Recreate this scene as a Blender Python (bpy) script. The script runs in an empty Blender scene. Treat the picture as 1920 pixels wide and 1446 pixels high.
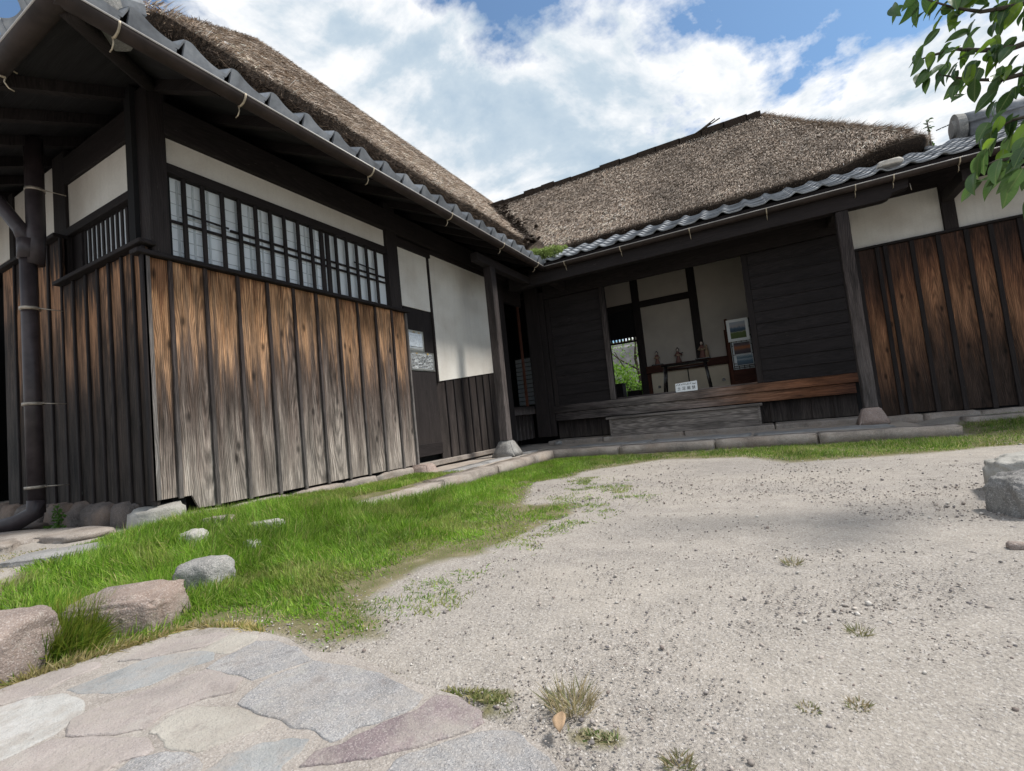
import bpy, bmesh, math, random
import numpy as np
from mathutils import Vector, Matrix, noise, Euler

random.seed(7)
rng = np.random.default_rng(11)
SC = bpy.context.scene
COL = SC.collection
R_ = math.radians

# ------------------------------------------------------------------ camera
cam_d = bpy.data.cameras.new("camera")
cam_d.sensor_width = 36.0
cam_d.lens = 894.52 / 1920 * 36.0
cam_d.clip_start = 0.02
cam_d.clip_end = 2000
cam = bpy.data.objects.new("camera", cam_d)
COL.objects.link(cam)
cam.location = (0, 0, 0.55)
cam.rotation_euler = (R_(94.0411), R_(5.8133), R_(28.1414))
SC.camera = cam

# ------------------------------------------------------------------ light
SUN_EL, SUN_AZ = 56.0, 26.0          # azimuth counted from +X towards +Y
sd = Vector((math.cos(R_(SUN_EL)) * math.cos(R_(SUN_AZ)), math.cos(R_(SUN_EL)) * math.sin(R_(SUN_AZ)), math.sin(R_(SUN_EL))))
sun_d = bpy.data.lights.new("sun", 'SUN')
sun_d.energy = 3.2
sun_d.angle = R_(9.0)
sun_d.color = (1.0, 0.95, 0.88)
sun = bpy.data.objects.new("sun", sun_d)
COL.objects.link(sun)
sun.rotation_euler = sd.to_track_quat('Z', 'Y').to_euler()
sun.location = (6, 2, 12)

SC.view_settings.view_transform = 'Standard'
SC.view_settings.look = 'None'
SC.view_settings.gamma = 1
SC.view_settings.use_curve_mapping = False
SC.view_settings.exposure = 0.60
SC.cycles.max_bounces = 8
SC.cycles.diffuse_bounces = 5


class G:
    """tiny node-graph helper"""
    def __init__(s, tree):
        s.t = tree
        s.L = tree.links

    def n(s, typ, props=None, **inp):
        nd = s.t.nodes.new(typ)
        for k, v in (props or {}).items():
            setattr(nd, k, v)
        for k, v in inp.items():
            key = int(k[1:]) if k[0] == '_' and k[1:].isdigit() else k.replace('_', ' ')
            sock = nd.inputs[key]
            if isinstance(v, bpy.types.NodeSocket):
                s.L.new(v, sock)
            else:
                sock.default_value = v
        return nd

    def m(s, op, a, b=0.0, c=0.0, clamp=False):
        nd = s.n('ShaderNodeMath', {'operation': op, 'use_clamp': clamp}, _0=a, _1=b, _2=c)
        return nd.outputs[0]

    def vm(s, op, a, b=(0, 0, 0)):
        nd = s.n('ShaderNodeVectorMath', {'operation': op}, _0=a, _1=b)
        return nd.outputs['Value'] if op in ('DOT_PRODUCT', 'LENGTH', 'DISTANCE') else nd.outputs[0]

    def noise(s, vec, scale, detail=3, rough=0.55, dist=0.0):
        return s.n('ShaderNodeTexNoise', None, Vector=vec, Scale=scale, Detail=detail, Roughness=rough, Distortion=dist).outputs['Fac']

    def ramp(s, fac, stops, interp='LINEAR'):
        nd = s.n('ShaderNodeValToRGB', None, Fac=fac)
        cr = nd.color_ramp
        cr.interpolation = interp
        while len(cr.elements) < len(stops):
            cr.elements.new(0.5)
        for e, (p, c) in zip(cr.elements, stops):
            e.position = p
            e.color = (*c, 1) if len(c) == 3 else c
        return nd.outputs['Color']

    def mr(s, v, a, b, c, d):
        return s.n('ShaderNodeMapRange', {'clamp': True}, Value=v, From_Min=a, From_Max=b, To_Min=c, To_Max=d).outputs[0]

    def mix(s, f, a, b, typ='MIX'):
        nd = s.t.nodes.new('ShaderNodeMix')
        nd.data_type = 'RGBA'
        nd.blend_type = typ
        for i, v in ((0, f), (6, a), (7, b)):
            if isinstance(v, bpy.types.NodeSocket):
                s.L.new(v, nd.inputs[i])
            else:
                nd.inputs[i].default_value = (*v, 1) if isinstance(v, tuple) and len(v) == 3 else v
        return nd.outputs[2]

    def sep(s, v):
        nd = s.n('ShaderNodeSeparateXYZ', None, Vector=v)
        return nd.outputs

    def comb(s, x, y, z):
        return s.n('ShaderNodeCombineXYZ', None, X=x, Y=y, Z=z).outputs[0]


# ------------------------------------------------------------------ world
W = bpy.data.worlds.new("World")
SC.world = W
W.use_nodes = True
W.node_tree.nodes.clear()
g = G(W.node_tree)
sky = g.n('ShaderNodeTexSky', {'sky_type': 'NISHITA', 'sun_disc': False, 'sun_elevation': R_(SUN_EL),
                              'sun_rotation': R_(90 - SUN_AZ), 'air_density': 1.0, 'dust_density': 1.2, 'ozone_density': 1.5})
tc = g.n('ShaderNodeTexCoord')
dirv = tc.outputs['Generated']
x, y, z = g.sep(dirv)
zz = g.m('MAXIMUM', g.m('ADD', z, 0.16), 0.05)
cp = g.comb(g.m('DIVIDE', x, zz), g.m('DIVIDE', y, zz), 0.0)
cp = g.vm('ADD', cp, (3.7, 1.3, 0.0))
n1 = g.noise(cp, 1.5, 10, 0.60, 0.3)
n2 = g.noise(g.vm('ADD', cp, (11, 5, 2)), 3.3, 6, 0.6, 0.1)
n3 = g.noise(g.vm('ADD', cp, (2, 9, 4)), 0.55, 4, 0.5, 0.0)
n4 = g.noise(g.vm('ADD', cp, (7, 1, 9)), 9.0, 5, 0.65, 0.2)
cov = g.m('ADD', g.m('ADD', g.m('MULTIPLY', n1, 1.0), g.m('MULTIPLY', n2, 0.42)), g.m('SUBTRACT', g.m('MULTIPLY', n4, 0.14), 0.28))


def blob(d, width, amp):
    dv = Vector(d).normalized()
    dp = g.vm('DOT_PRODUCT', dirv, tuple(dv))
    return g.m('MULTIPLY', g.mr(dp, math.cos(R_(width)), 1.0, 0.0, 1.0), amp)


def pix(px, py):
    v = Vector(((px - 960) / 894.5, -(py - 723) / 894.5, -1.0))
    return cam.rotation_euler.to_matrix() @ v


for d, w_, a_ in ((pix(800, -40), 14, -0.14), (pix(1010, 30), 8, -0.12), (pix(1570, 50), 8, -0.13), (pix(1430, 200), 10, 0.12), (pix(20, 0), 10, -0.14), (pix(1440, 110), 6, -0.05),
                  (pix(900, 180), 20, 0.12), (pix(1180, 150), 18, 0.10), (pix(600, 120), 18, 0.10), (pix(1750, 160), 14, 0.10)):
    cov = g.m('ADD', cov, blob(d, w_, a_))
mask = g.mr(cov, 0.43, 0.525, 0.0, 1.0)
shade = g.m('ADD', g.m('MULTIPLY', n2, 0.55), g.m('MULTIPLY', n3, 0.45))
thick = g.mr(cov, 0.50, 0.86, 0.0, 1.0)
for d, w_, a_ in ((pix(1080, 270), 16, 0.34), (pix(1500, 230), 18, 0.12), (pix(760, 170), 10, 0.25)):
    thick = g.m('ADD', thick, blob(d, w_, a_), clamp=True)
puff = g.m('SUBTRACT', g.noise(g.vm('ADD', cp, (0.06, -0.05, 0)), 1.5, 10, 0.60, 0.3), n1)
ccol = g.ramp(g.m('ADD', g.m('SUBTRACT', g.m('ADD', g.mr(shade, 0.3, 0.7, 0.0, 0.9), 0.52), g.m('MULTIPLY', thick, 0.60)), g.m('MULTIPLY', puff, 3.4)),
              [(0.0, (4.0, 5.1, 6.2)), (0.4, (5.1, 6.05, 6.9)), (0.68, (7.4, 7.8, 8.2)), (1.0, (9.6, 9.6, 9.6))])
skyc = g.mix(1.0, sky.outputs[0], (0.74, 1.10, 1.30, 1), 'MULTIPLY')
veil = g.mix(0.08, skyc, (6.6, 7.2, 7.9, 1))
out = g.mix(mask, veil, ccol)
bg = g.n('ShaderNodeBackground', None, Color=out, Strength=0.077)
wo = g.n('ShaderNodeOutputWorld', None, Surface=bg.outputs[0])

# ------------------------------------------------------------------ materials
MAT = {}


def mat(name):
    m = bpy.data.materials.new(name)
    m.use_nodes = True
    m.node_tree.nodes.clear()
    MAT[name] = m
    return m, G(m.node_tree)


def finish(g, col, rough=0.85, bump=None, bstr=0.3, bdist=0.01, spec=0.3, metal=0.0, trans=0.0):
    b = g.n('ShaderNodeBsdfPrincipled')
    for k, v in (('Base Color', col), ('Roughness', rough), ('Metallic', metal), ('Specular IOR Level', spec)):
        s = b.inputs[k]
        if isinstance(v, bpy.types.NodeSocket):
            g.L.new(v, s)
        else:
            s.default_value = (*v, 1) if isinstance(v, tuple) and len(v) == 3 else v
    if bump is not None:
        bn = g.n('ShaderNodeBump', None, Height=bump, Strength=bstr, Distance=bdist)
        g.L.new(bn.outputs[0], b.inputs['Normal'])
    sh = b.outputs[0]
    if trans:
        tr = g.n('ShaderNodeBsdfTranslucent', None, Color=col)
        sh = g.n('ShaderNodeMixShader', None, Fac=trans, _1=sh, _2=tr.outputs[0]).outputs[0]
    g.n('ShaderNodeOutputMaterial', None, Surface=sh)


def wood(name, stops, along='z', grain=0.6, wobble=0.35, patch=0.5, bump=0.5, gaxis=None, rough=0.8, lift=0.0, scale=1.0, spread=0.0, knots=False):
    """plank: grain runs along the given axis; `stops` is the colour along the generated axis"""
    m, g = mat(name)
    tc = g.n('ShaderNodeTexCoord')
    rnd = g.n('ShaderNodeObjectInfo').outputs['Random']
    ox, oy, oz = g.sep(tc.outputs['Object'])
    gx, gy, gz = g.sep(tc.outputs['Generated'])
    if along == 'z':
        u, w = g.m('ADD', ox, g.m('MULTIPLY', oy, 0.7)), oz
    else:
        u, w = g.m('ADD', oz, g.m('MULTIPLY', oy, 0.7)), ox
    h = {'z': gz, 'x': gx}[gaxis or along]
    r1 = g.m('MULTIPLY', rnd, 37.0)
    r2 = g.m('FRACT', g.m('MULTIPLY', rnd, 91.7))
    P = g.comb(g.m('ADD', u, r1), g.m('MULTIPLY', w, 0.22), r1)
    warp = g.noise(P, 5.0 * scale, 3, 0.5)
    u2 = g.m('ADD', g.m('SUBTRACT', u, g.m('MULTIPLY', r2, 0.22)), g.m('MULTIPLY', g.m('SUBTRACT', warp, 0.5), 0.13))
    wv = g.m('MULTIPLY', g.m('SUBTRACT', w, g.m('MULTIPLY', g.m('FRACT', g.m('MULTIPLY', rnd, 17.3)), 1.5)), 0.07)
    rad = g.m('SQRT', g.m('ADD', g.m('MULTIPLY', u2, u2), g.m('MULTIPLY', wv, wv)))
    ring = g.m('SINE', g.m('ADD', g.m('MULTIPLY', rad, 540.0 * scale), g.m('MULTIPLY', g.m('SUBTRACT', g.noise(P, 60.0, 3, 0.6), 0.5), 5.0)))
    ring = g.mr(ring, -1.0, 0.7, 0.0, 1.0)
    fib = g.noise(g.comb(g.m('MULTIPLY', g.m('ADD', u, r1), 160.0), g.m('MULTIPLY', w, 3.2), 0.0), 1.0, 4, 0.65)
    fib2 = g.noise(g.comb(g.m('MULTIPLY', g.m('ADD', u, r1), 420.0), g.m('MULTIPLY', w, 9.0), 3.0), 1.0, 2, 0.6)
    gr = g.m('ADD', g.m('MULTIPLY', ring, 0.36), g.m('ADD', g.m('MULTIPLY', fib, 0.92), g.m('MULTIPLY', fib2, 0.42)))
    strk = g.noise(g.comb(g.m('MULTIPLY', g.m('ADD', u, r1), 26.0), g.m('MULTIPLY', w, 1.3), 7.0), 1.0, 5, 0.62)
    hh = g.m('ADD', h, g.m('MULTIPLY', g.m('SUBTRACT', strk, 0.5), wobble))
    hh = g.m('ADD', hh, g.m('MULTIPLY', g.m('SUBTRACT', r2, 0.5), spread))
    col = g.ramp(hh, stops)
    gf = g.mr(gr, 0.45, 1.25, 1.0 - grain, 1.0 + grain * 0.55)
    col = g.mix(1.0, col, g.comb(gf, gf, gf), 'MULTIPLY')
    pt = g.noise(g.comb(g.m('MULTIPLY', g.m('ADD', u, r1), 11.0), g.m('MULTIPLY', w, 1.7), 1.0), 1.0, 4, 0.6)
    pf = g.mr(pt, 0.34, 0.58, 1.0 - patch, 1.0)
    col = g.mix(1.0, col, g.comb(pf, pf, pf), 'MULTIPLY')
    if knots:
        for q in (29.3, 61.9):
            uk = g.m('MULTIPLY', g.m('SUBTRACT', g.m('FRACT', g.m('MULTIPLY', rnd, q * 1.7)), 0.5), 0.15)
            wk = g.m('ADD', 0.25, g.m('MULTIPLY', g.m('FRACT', g.m('MULTIPLY', rnd, q)), 1.25))
            du = g.m('DIVIDE', g.m('SUBTRACT', u, uk), 0.011)
            dw = g.m('DIVIDE', g.m('SUBTRACT', w, wk), 0.026)
            dk_ = g.m('SQRT', g.m('ADD', g.m('MULTIPLY', du, du), g.m('MULTIPLY', dw, dw)))
            kf = g.mr(g.m('ADD', dk_, g.m('MULTIPLY', fib, 0.6)), 0.9, 2.2, 0.28, 1.0)
            col = g.mix(1.0, col, g.comb(kf, kf, kf), 'MULTIPLY')
    # fine pale scratches
    s3 = g.noise(g.comb(g.m('MULTIPLY', g.m('ADD', u2, r1), 75.0), g.m('MULTIPLY', w, 2.6), 5.0), 1.0, 5, 0.7)
    s3f = g.mr(s3, 0.36, 0.60, 1.0 - grain * 0.68, 1.0 + grain * 0.22)
    col = g.mix(1.0, col, g.comb(s3f, s3f, s3f), 'MULTIPLY')
    sc = g.noise(g.comb(g.m('MULTIPLY', g.m('ADD', u, r1), 230.0), g.m('MULTIPLY', w, 14.0), 9.0), 1.0, 2, 0.5)
    sf = g.m('MULTIPLY', g.mr(sc, 0.70, 0.78, 0.0, 0.35), g.mr(h, 0.75, 0.3, 0.1, 1.0))
    col = g.mix(sf, col, (0.30 + lift, 0.28 + lift, 0.26 + lift, 1))
    finish(g, col, rough, bump=gr, bstr=bump, bdist=0.004, spec=0.25)
    return m


D1 = (0.016, 0.013, 0.014)
# east cladding: silvered foot, dark middle, fresh tan under the eave
wood('weathered_board', [(0.0, (0.46, 0.405, 0.36)), (0.13, (0.38, 0.325, 0.285)), (0.30, (0.22, 0.178, 0.155)), (0.46, (0.12, 0.088, 0.073)),
                         (0.58, (0.20, 0.130, 0.092)), (0.72, (0.50, 0.30, 0.175)), (0.93, (0.58, 0.31, 0.155)), (1.0, (0.27, 0.13, 0.065))],  # last stop paints in the shade under the cap rail
     grain=0.72, wobble=1.0, patch=0.62, bump=0.9, lift=0.16, spread=0.30, knots=True)
wood('weathered_batten', [(0.0, (0.20, 0.18, 0.17)), (0.35, (0.09, 0.078, 0.075)), (0.7, (0.055, 0.042, 0.04)), (1.0, (0.06, 0.042, 0.036))],
     grain=0.6, wobble=0.4, patch=0.5, bump=0.8)
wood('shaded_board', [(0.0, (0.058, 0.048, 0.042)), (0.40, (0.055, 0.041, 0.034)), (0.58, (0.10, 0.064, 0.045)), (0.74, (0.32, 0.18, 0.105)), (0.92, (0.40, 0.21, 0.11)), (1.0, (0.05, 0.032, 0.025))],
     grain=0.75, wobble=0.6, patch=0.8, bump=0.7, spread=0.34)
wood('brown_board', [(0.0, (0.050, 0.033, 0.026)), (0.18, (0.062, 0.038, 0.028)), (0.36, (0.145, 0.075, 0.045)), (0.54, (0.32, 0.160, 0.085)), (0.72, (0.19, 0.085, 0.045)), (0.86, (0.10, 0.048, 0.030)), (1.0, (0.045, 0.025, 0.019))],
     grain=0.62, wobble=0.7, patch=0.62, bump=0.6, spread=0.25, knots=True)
wood('dark_timber', [(0.0, (0.036, 0.029, 0.028)), (0.5, (0.022, 0.0175, 0.018)), (1.0, (0.020, 0.016, 0.0165))], grain=0.4, patch=0.3, bump=0.4)
wood('dark_timber_h', [(0.0, (0.021, 0.017, 0.0175)), (1.0, (0.022, 0.017, 0.017))], along='x', grain=0.4, patch=0.3, bump=0.4)
wood('soffit_board', [(0.0, (0.026, 0.028, 0.031)), (1.0, (0.030, 0.028, 0.030))], along='x', grain=0.35, patch=0.4, bump=0.3)
wood('worn_post', [(0.0, (0.16, 0.14, 0.135)), (0.45, (0.115, 0.095, 0.09)), (0.75, (0.055, 0.044, 0.042)), (1.0, (0.028, 0.022, 0.022))], grain=0.6, patch=0.5, bump=0.9)
wood('grey_plank_h', [(0.0, (0.26, 0.23, 0.21)), (0.5, (0.31, 0.275, 0.25)), (1.0, (0.25, 0.22, 0.20))], along='x', grain=0.6, patch=0.55, bump=0.8, lift=0.05)
wood('sill_beam', [(0.0, (0.055, 0.045, 0.043)), (0.22, (0.14, 0.12, 0.115)), (0.34, (0.27, 0.24, 0.22)), (0.55, (0.29, 0.23, 0.20)), (0.70, (0.30, 0.16, 0.10)), (0.88, (0.26, 0.11, 0.055)), (1.0, (0.09, 0.038, 0.024))],
     along='x', grain=0.6, wobble=0.25, patch=0.6, bump=0.8, lift=0.08)
wood('low_board', [(0.0, (0.075, 0.062, 0.056)), (0.6, (0.05, 0.04, 0.038)), (1.0, (0.03, 0.022, 0.02))], grain=0.6, patch=0.6, bump=0.7)
wood('red_timber', [(0.0, (0.10, 0.035, 0.02)), (1.0, (0.075, 0.028, 0.018))], grain=0.4, patch=0.4, bump=0.4)
wood('red_timber_h', [(0.0, (0.075, 0.028, 0.018)), (1.0, (0.06, 0.022, 0.015))], along='x', grain=0.4, patch=0.4, bump=0.4)
wood('door_slat', [(0.0, (0.026, 0.0215, 0.0225)), (1.0, (0.024, 0.020, 0.021))], along='x', grain=0.4, patch=0.35, bump=0.5)
wood('end_grain_grey', [(0.0, (0.26, 0.24, 0.23)), (1.0, (0.17, 0.15, 0.14))], grain=0.6, patch=0.5, bump=1.0)


def simple(name, col, rough=0.8, nscale=8.0, amt=0.25, bump=0.0, spec=0.3, metal=0.0, trans=0.0, detail=4):
    m, g = mat(name)
    tc = g.n('ShaderNodeTexCoord')
    rnd = g.n('ShaderNodeObjectInfo').outputs['Random']
    P = g.vm('ADD', tc.outputs['Object'], g.comb(g.m('MULTIPLY', rnd, 50.0), g.m('MULTIPLY', rnd, 23.0), 0.0))
    n = g.noise(P, nscale, detail, 0.6)
    f = g.mr(n, 0.3, 0.7, 1.0 - amt, 1.0 + amt)
    c = g.mix(1.0, col, g.comb(f, f, f), 'MULTIPLY')
    finish(g, c, rough, bump=n if bump else None, bstr=bump, bdist=0.01, spec=spec, metal=metal, trans=trans)
    return m


# lime plaster with faint damp tides
m, g = mat('plaster')
tc = g.n('ShaderNodeTexCoord')
rnd = g.n('ShaderNodeObjectInfo').outputs['Random']
P = g.vm('ADD', tc.outputs['Object'], g.comb(g.m('MULTIPLY', rnd, 31.0), 0.0, 0.0))
a = g.noise(P, 1.6, 4, 0.55)
b = g.noise(P, 60.0, 3, 0.6)
col = g.ramp(a, [(0.3, (0.52, 0.485, 0.445)), (0.5, (0.63, 0.61, 0.575)), (0.75, (0.69, 0.675, 0.645))])
px, py, pz = g.sep(P)
st = g.noise(g.comb(g.m('MULTIPLY', g.m('ADD', px, py), 22.0), 0.0, g.m('MULTIPLY', pz, 1.6)), 1.0, 4, 0.6)
sf = g.mr(st, 0.5, 0.75, 1.0, 0.93)
col = g.mix(1.0, col, g.comb(sf, sf, g.m('MULTIPLY', sf, 0.985)), 'MULTIPLY')
bl = g.mr(g.noise(P, 7.0, 6, 0.7), 0.55, 0.72, 1.0, 0.95)
col = g.mix(1.0, col, g.comb(bl, bl, bl), 'MULTIPLY')
bf = g.mr(b, 0.3, 0.7, 0.95, 1.04)
col = g.mix(1.0, col, g.comb(bf, bf, bf), 'MULTIPLY')
finish(g, col, 0.9, bump=b, bstr=0.15, bdist=0.003)

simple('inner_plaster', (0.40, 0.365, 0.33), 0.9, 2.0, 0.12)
simple('shoji_paper', (0.80, 0.85, 0.88), 0.7, 3.0, 0.05, trans=0.25)
simple('fusuma_paper', (0.56, 0.49, 0.38), 0.8, 4.0, 0.08)
simple('white_paper', (0.84, 0.87, 0.88), 0.6, 10.0, 0.04)
simple('print_grey', (0.60, 0.65, 0.70), 0.6, 40.0, 0.25)
simple('ink', (0.02, 0.025, 0.035), 0.7, 30.0, 0.1)
simple('yellow_tape', (0.5, 0.33, 0.06), 0.6, 30.0, 0.1)
simple('gutter_metal', (0.034, 0.025, 0.022), 0.62, 9.0, 0.35, spec=0.25)
simple('gutter_rim', (0.45, 0.43, 0.41), 0.35, 9.0, 0.1, spec=0.6)
simple('brass_bracket', (0.42, 0.36, 0.27), 0.5, 30.0, 0.45, metal=0.2)
simple('pipe', (0.040, 0.031, 0.033), 0.45, 12.0, 0.35, spec=0.35)
simple('pipe_band', (0.34, 0.30, 0.25), 0.45, 30.0, 0.4, metal=0.5)
simple('black_void', (0.01, 0.01, 0.011), 0.95, 4.0, 0.1)
simple('black_lacquer', (0.016, 0.014, 0.014), 0.25, 4.0, 0.1, spec=0.6)
simple('chrome', (0.5, 0.5, 0.5), 0.2, 4.0, 0.1, metal=1.0)
simple('interior_floor', (0.14, 0.11, 0.075), 0.7, 20.0, 0.25)
simple('mortar', (0.50, 0.47, 0.42), 0.9, 14.0, 0.25, bump=0.4)


def stone(name, base, dark, light, speck=0.5, sc=1.0, lichen=0.25, rough=0.85, ochre=0.0, smear=0.0):
    m, g = mat(name)
    tc = g.n('ShaderNodeTexCoord')
    rnd = g.n('ShaderNodeObjectInfo').outputs['Random']
    P = g.vm('ADD', tc.outputs['Object'], g.comb(g.m('MULTIPLY', rnd, 41.0), g.m('MULTIPLY', rnd, 13.0), 0.0))
    big = g.noise(P, 5.0 * sc, 5, 0.6)
    fine = g.noise(P, 170.0 * sc, 2, 0.7)
    v = g.n('ShaderNodeTexVoronoi', None, Vector=P, Scale=330.0 * sc).outputs['Color']
    vs = g.sep(v)[0]
    col = g.ramp(big, [(0.28, dark), (0.5, base), (0.74, light)])
    sp = g.mr(vs, 0.74, 0.84, 0.0, speck * .55)
    col = g.mix(sp, col, (0.62, 0.58, 0.55, 1))
    dk = g.mr(g.sep(v)[1], 0.76, 0.88, 0.0, speck * 0.55)
    col = g.mix(dk, col, (0.06, 0.055, 0.06, 1))
    li = g.noise(g.vm('ADD', P, (5, 5, 5)), 9.0 * sc, 6, 0.7)
    lf = g.mr(li, 0.56, 0.66, 0.0, lichen)
    col = g.mix(lf, col, (0.40, 0.39, 0.35, 1))
    if ochre:
        oc = g.noise(g.vm('ADD', P, (15, 2, 5)), 3.0 * sc, 5, 0.6)
        col = g.mix(g.mr(oc, 0.48, 0.68, 0.0, ochre), col, (0.33, 0.20, 0.12, 1))
    if smear:
        ge = g.n('ShaderNodeNewGeometry').outputs['Position']
        s1 = g.m('ADD', g.m('MULTIPLY', g.noise(ge, 9.0, 5, 0.65), 0.6), g.m('MULTIPLY', g.noise(ge, 45.0, 4, 0.7), 0.4))
        col = g.mix(g.mr(s1, 0.46, 0.60, 0.0, smear), col, (0.34, 0.308, 0.278, 1))
        s2 = g.noise(g.vm('ADD', ge, (3, 8, 1)), 14.0, 6, 0.7)
        col = g.mix(g.mr(s2, 0.56, 0.70, 0.0, 0.45), col, (0.17, 0.145, 0.135, 1))
    hb = g.m('ADD', g.m('MULTIPLY', fine, 0.4), g.noise(P, 28.0 * sc, 6, 0.65))
    finish(g, col, rough, bump=hb, bstr=0.75, bdist=0.012, spec=0.25)


stone('pink_granite', (0.245, 0.195, 0.17), (0.16, 0.13, 0.12), (0.35, 0.29, 0.26), speck=0.5, lichen=0.3, ochre=0.2)
stone('grey_granite', (0.23, 0.225, 0.215), (0.13, 0.125, 0.12), (0.36, 0.36, 0.35), speck=0.75, lichen=0.4)
stone('pale_granite', (0.36, 0.35, 0.32), (0.25, 0.24, 0.22), (0.46, 0.45, 0.42), speck=0.4, lichen=0.3)
stone('foundation_rock', (0.12, 0.10, 0.09), (0.05, 0.045, 0.042), (0.19, 0.155, 0.13), speck=0.2, lichen=0.15, ochre=0.3)
stone('footing_granite', (0.33, 0.25, 0.215), (0.24, 0.18, 0.155), (0.42, 0.34, 0.30), speck=0.7, lichen=0.2)
stone('kerb_granite', (0.27, 0.235, 0.205), (0.15, 0.13, 0.115), (0.37, 0.33, 0.295), speck=0.5, lichen=0.3, ochre=0.15)
stone('apron_cement', (0.36, 0.31, 0.265), (0.27, 0.235, 0.20), (0.42, 0.38, 0.34), speck=0.15, sc=0.8, lichen=0.2, ochre=0.12)
stone('slab_grey', (0.27, 0.265, 0.26), (0.19, 0.185, 0.18), (0.36, 0.35, 0.34), speck=0.25, lichen=0.2)
stone('flag_blue', (0.29, 0.298, 0.30), (0.23, 0.238, 0.24), (0.35, 0.355, 0.36), speck=0.22, sc=1.3, lichen=0.15, ochre=0.10, smear=0.65)
stone('flag_speckled', (0.285, 0.282, 0.285), (0.20, 0.20, 0.205), (0.37, 0.365, 0.365), speck=0.75, sc=1.3, lichen=0.35, smear=0.45)
stone('flag_cream', (0.385, 0.36, 0.32), (0.30, 0.275, 0.24), (0.44, 0.415, 0.37), speck=0.2, sc=1.3, lichen=0.15, smear=0.65)
stone('flag_pink', (0.34, 0.30, 0.282), (0.26, 0.232, 0.22), (0.40, 0.355, 0.335), speck=0.25, sc=1.3, lichen=0.3, smear=0.65)
stone('flag_purple', (0.23, 0.185, 0.19), (0.15, 0.12, 0.13), (0.33, 0.27, 0.27), speck=0.45, sc=1.3, lichen=0.45, smear=0.65)
stone('flag_white', (0.44, 0.435, 0.42), (0.35, 0.345, 0.33), (0.50, 0.49, 0.48), speck=0.2, sc=1.3, lichen=0.1, smear=0.65)
stone('path_cement', (0.33, 0.298, 0.268), (0.24, 0.215, 0.195), (0.39, 0.355, 0.325), speck=0.5, sc=1.1, lichen=0.25, smear=0.01)


def attr_mat(name, attr='tint', rough=0.8, trans=0.0, spec=0.2):
    m, g = mat(name)
    a = g.n('ShaderNodeAttribute', {'attribute_name': attr})
    finish(g, a.outputs['Color'], rough, spec=spec, trans=trans)


attr_mat('grass_blade', rough=0.5, trans=0.45, spec=0.3)
attr_mat('straw', rough=0.85)
attr_mat('pebble', rough=0.75)

# thatch body
m, g = mat('thatch')
tc = g.n('ShaderNodeTexCoord')
P = tc.outputs['Object']
a = g.noise(P, 55.0, 4, 0.7)
b = g.noise(P, 4.0, 4, 0.6)
c = g.noise(P, 190.0, 2, 0.6)
col = g.ramp(g.m('ADD', g.m('MULTIPLY', a, 0.6), g.m('MULTIPLY', c, 0.4)),
             [(0.35, (0.025, 0.018, 0.014)), (0.5, (0.115, 0.085, 0.062)), (0.62, (0.21, 0.165, 0.125)), (0.75, (0.33, 0.27, 0.21))])
f = g.mr(b, 0.3, 0.7, 0.75, 1.15)
col = g.mix(1.0, col, g.comb(f, f, f), 'MULTIPLY')
finish(g, col, 0.95, bump=g.m('ADD', a, g.m('MULTIPLY', b, 0.6)), bstr=1.0, bdist=0.04)
m, g = mat('thatch_cut')
tc = g.n('ShaderNodeTexCoord')
P = tc.outputs['Object']
a = g.noise(P, 90.0, 4, 0.7)
col = g.ramp(a, [(0.35, (0.012, 0.009, 0.007)), (0.6, (0.06, 0.042, 0.03)), (0.75, (0.11, 0.08, 0.055))])
finish(g, col, 0.95, bump=a, bstr=1.0, bdist=0.03)

# smoked clay tile
m, g = mat('clay_tile')
tc = g.n('ShaderNodeTexCoord')
rnd = g.n('ShaderNodeObjectInfo').outputs['Random']
P = g.vm('ADD', tc.outputs['Object'], g.comb(g.m('MULTIPLY', rnd, 50.0), 0.0, 0.0))
n = g.noise(P, 7.0, 5, 0.65)
n2 = g.noise(P, 80.0, 3, 0.65)
f = g.mr(rnd, 0.0, 1.0, 0.75, 1.2)
col = g.ramp(n, [(0.3, (0.14, 0.15, 0.165)), (0.55, (0.25, 0.268, 0.29)), (0.75, (0.36, 0.37, 0.385))])
col = g.mix(1.0, col, g.comb(f, f, f), 'MULTIPLY')
finish(g, col, g.mr(n2, 0.3, 0.7, 0.55, 0.75), bump=n2, bstr=0.15, bdist=0.003, spec=0.35)

# leaf
for nm, c1, c2, tr in (('leaf_dark', (0.035, 0.085, 0.022), (0.065, 0.13, 0.03), 0.35), ('leaf_fresh', (0.13, 0.24, 0.025), (0.18, 0.29, 0.03), 0.5), ('leaf_mid', (0.07, 0.14, 0.04), (0.09, 0.17, 0.045), 0.4)):
    m, g = mat(nm)
    tc = g.n('ShaderNodeTexCoord')
    rnd = g.n('ShaderNodeObjectInfo').outputs['Random']
    n = g.noise(tc.outputs['Object'], 40.0, 3, 0.6)
    ox, oy, oz = g.sep(tc.outputs['Object'])
    vein = g.mr(g.m('ABSOLUTE', ox), 0.0, 0.0022, 1.0, 0.0)
    side = g.mr(g.m('SINE', g.m('ADD', g.m('MULTIPLY', oy, 700.0), g.m('MULTIPLY', g.m('ABSOLUTE', ox), -500.0))), 0.7, 1.0, 0.0, 0.25)
    col = g.mix(g.mr(rnd, 0, 1, 0, 1), c1, c2)
    col = g.mix(g.m('MAXIMUM', vein, side), col, (0.16, 0.22, 0.08, 1))
    finish(g, col, 0.32, bump=n, bstr=0.2, bdist=0.002, spec=0.5, trans=tr)
simple('bark', (0.065, 0.055, 0.042), 0.9, 30.0, 0.4, bump=0.6)
simple('foliage_green', (0.06, 0.13, 0.02), 0.7, 3.0, 0.5, trans=0.4)
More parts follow.
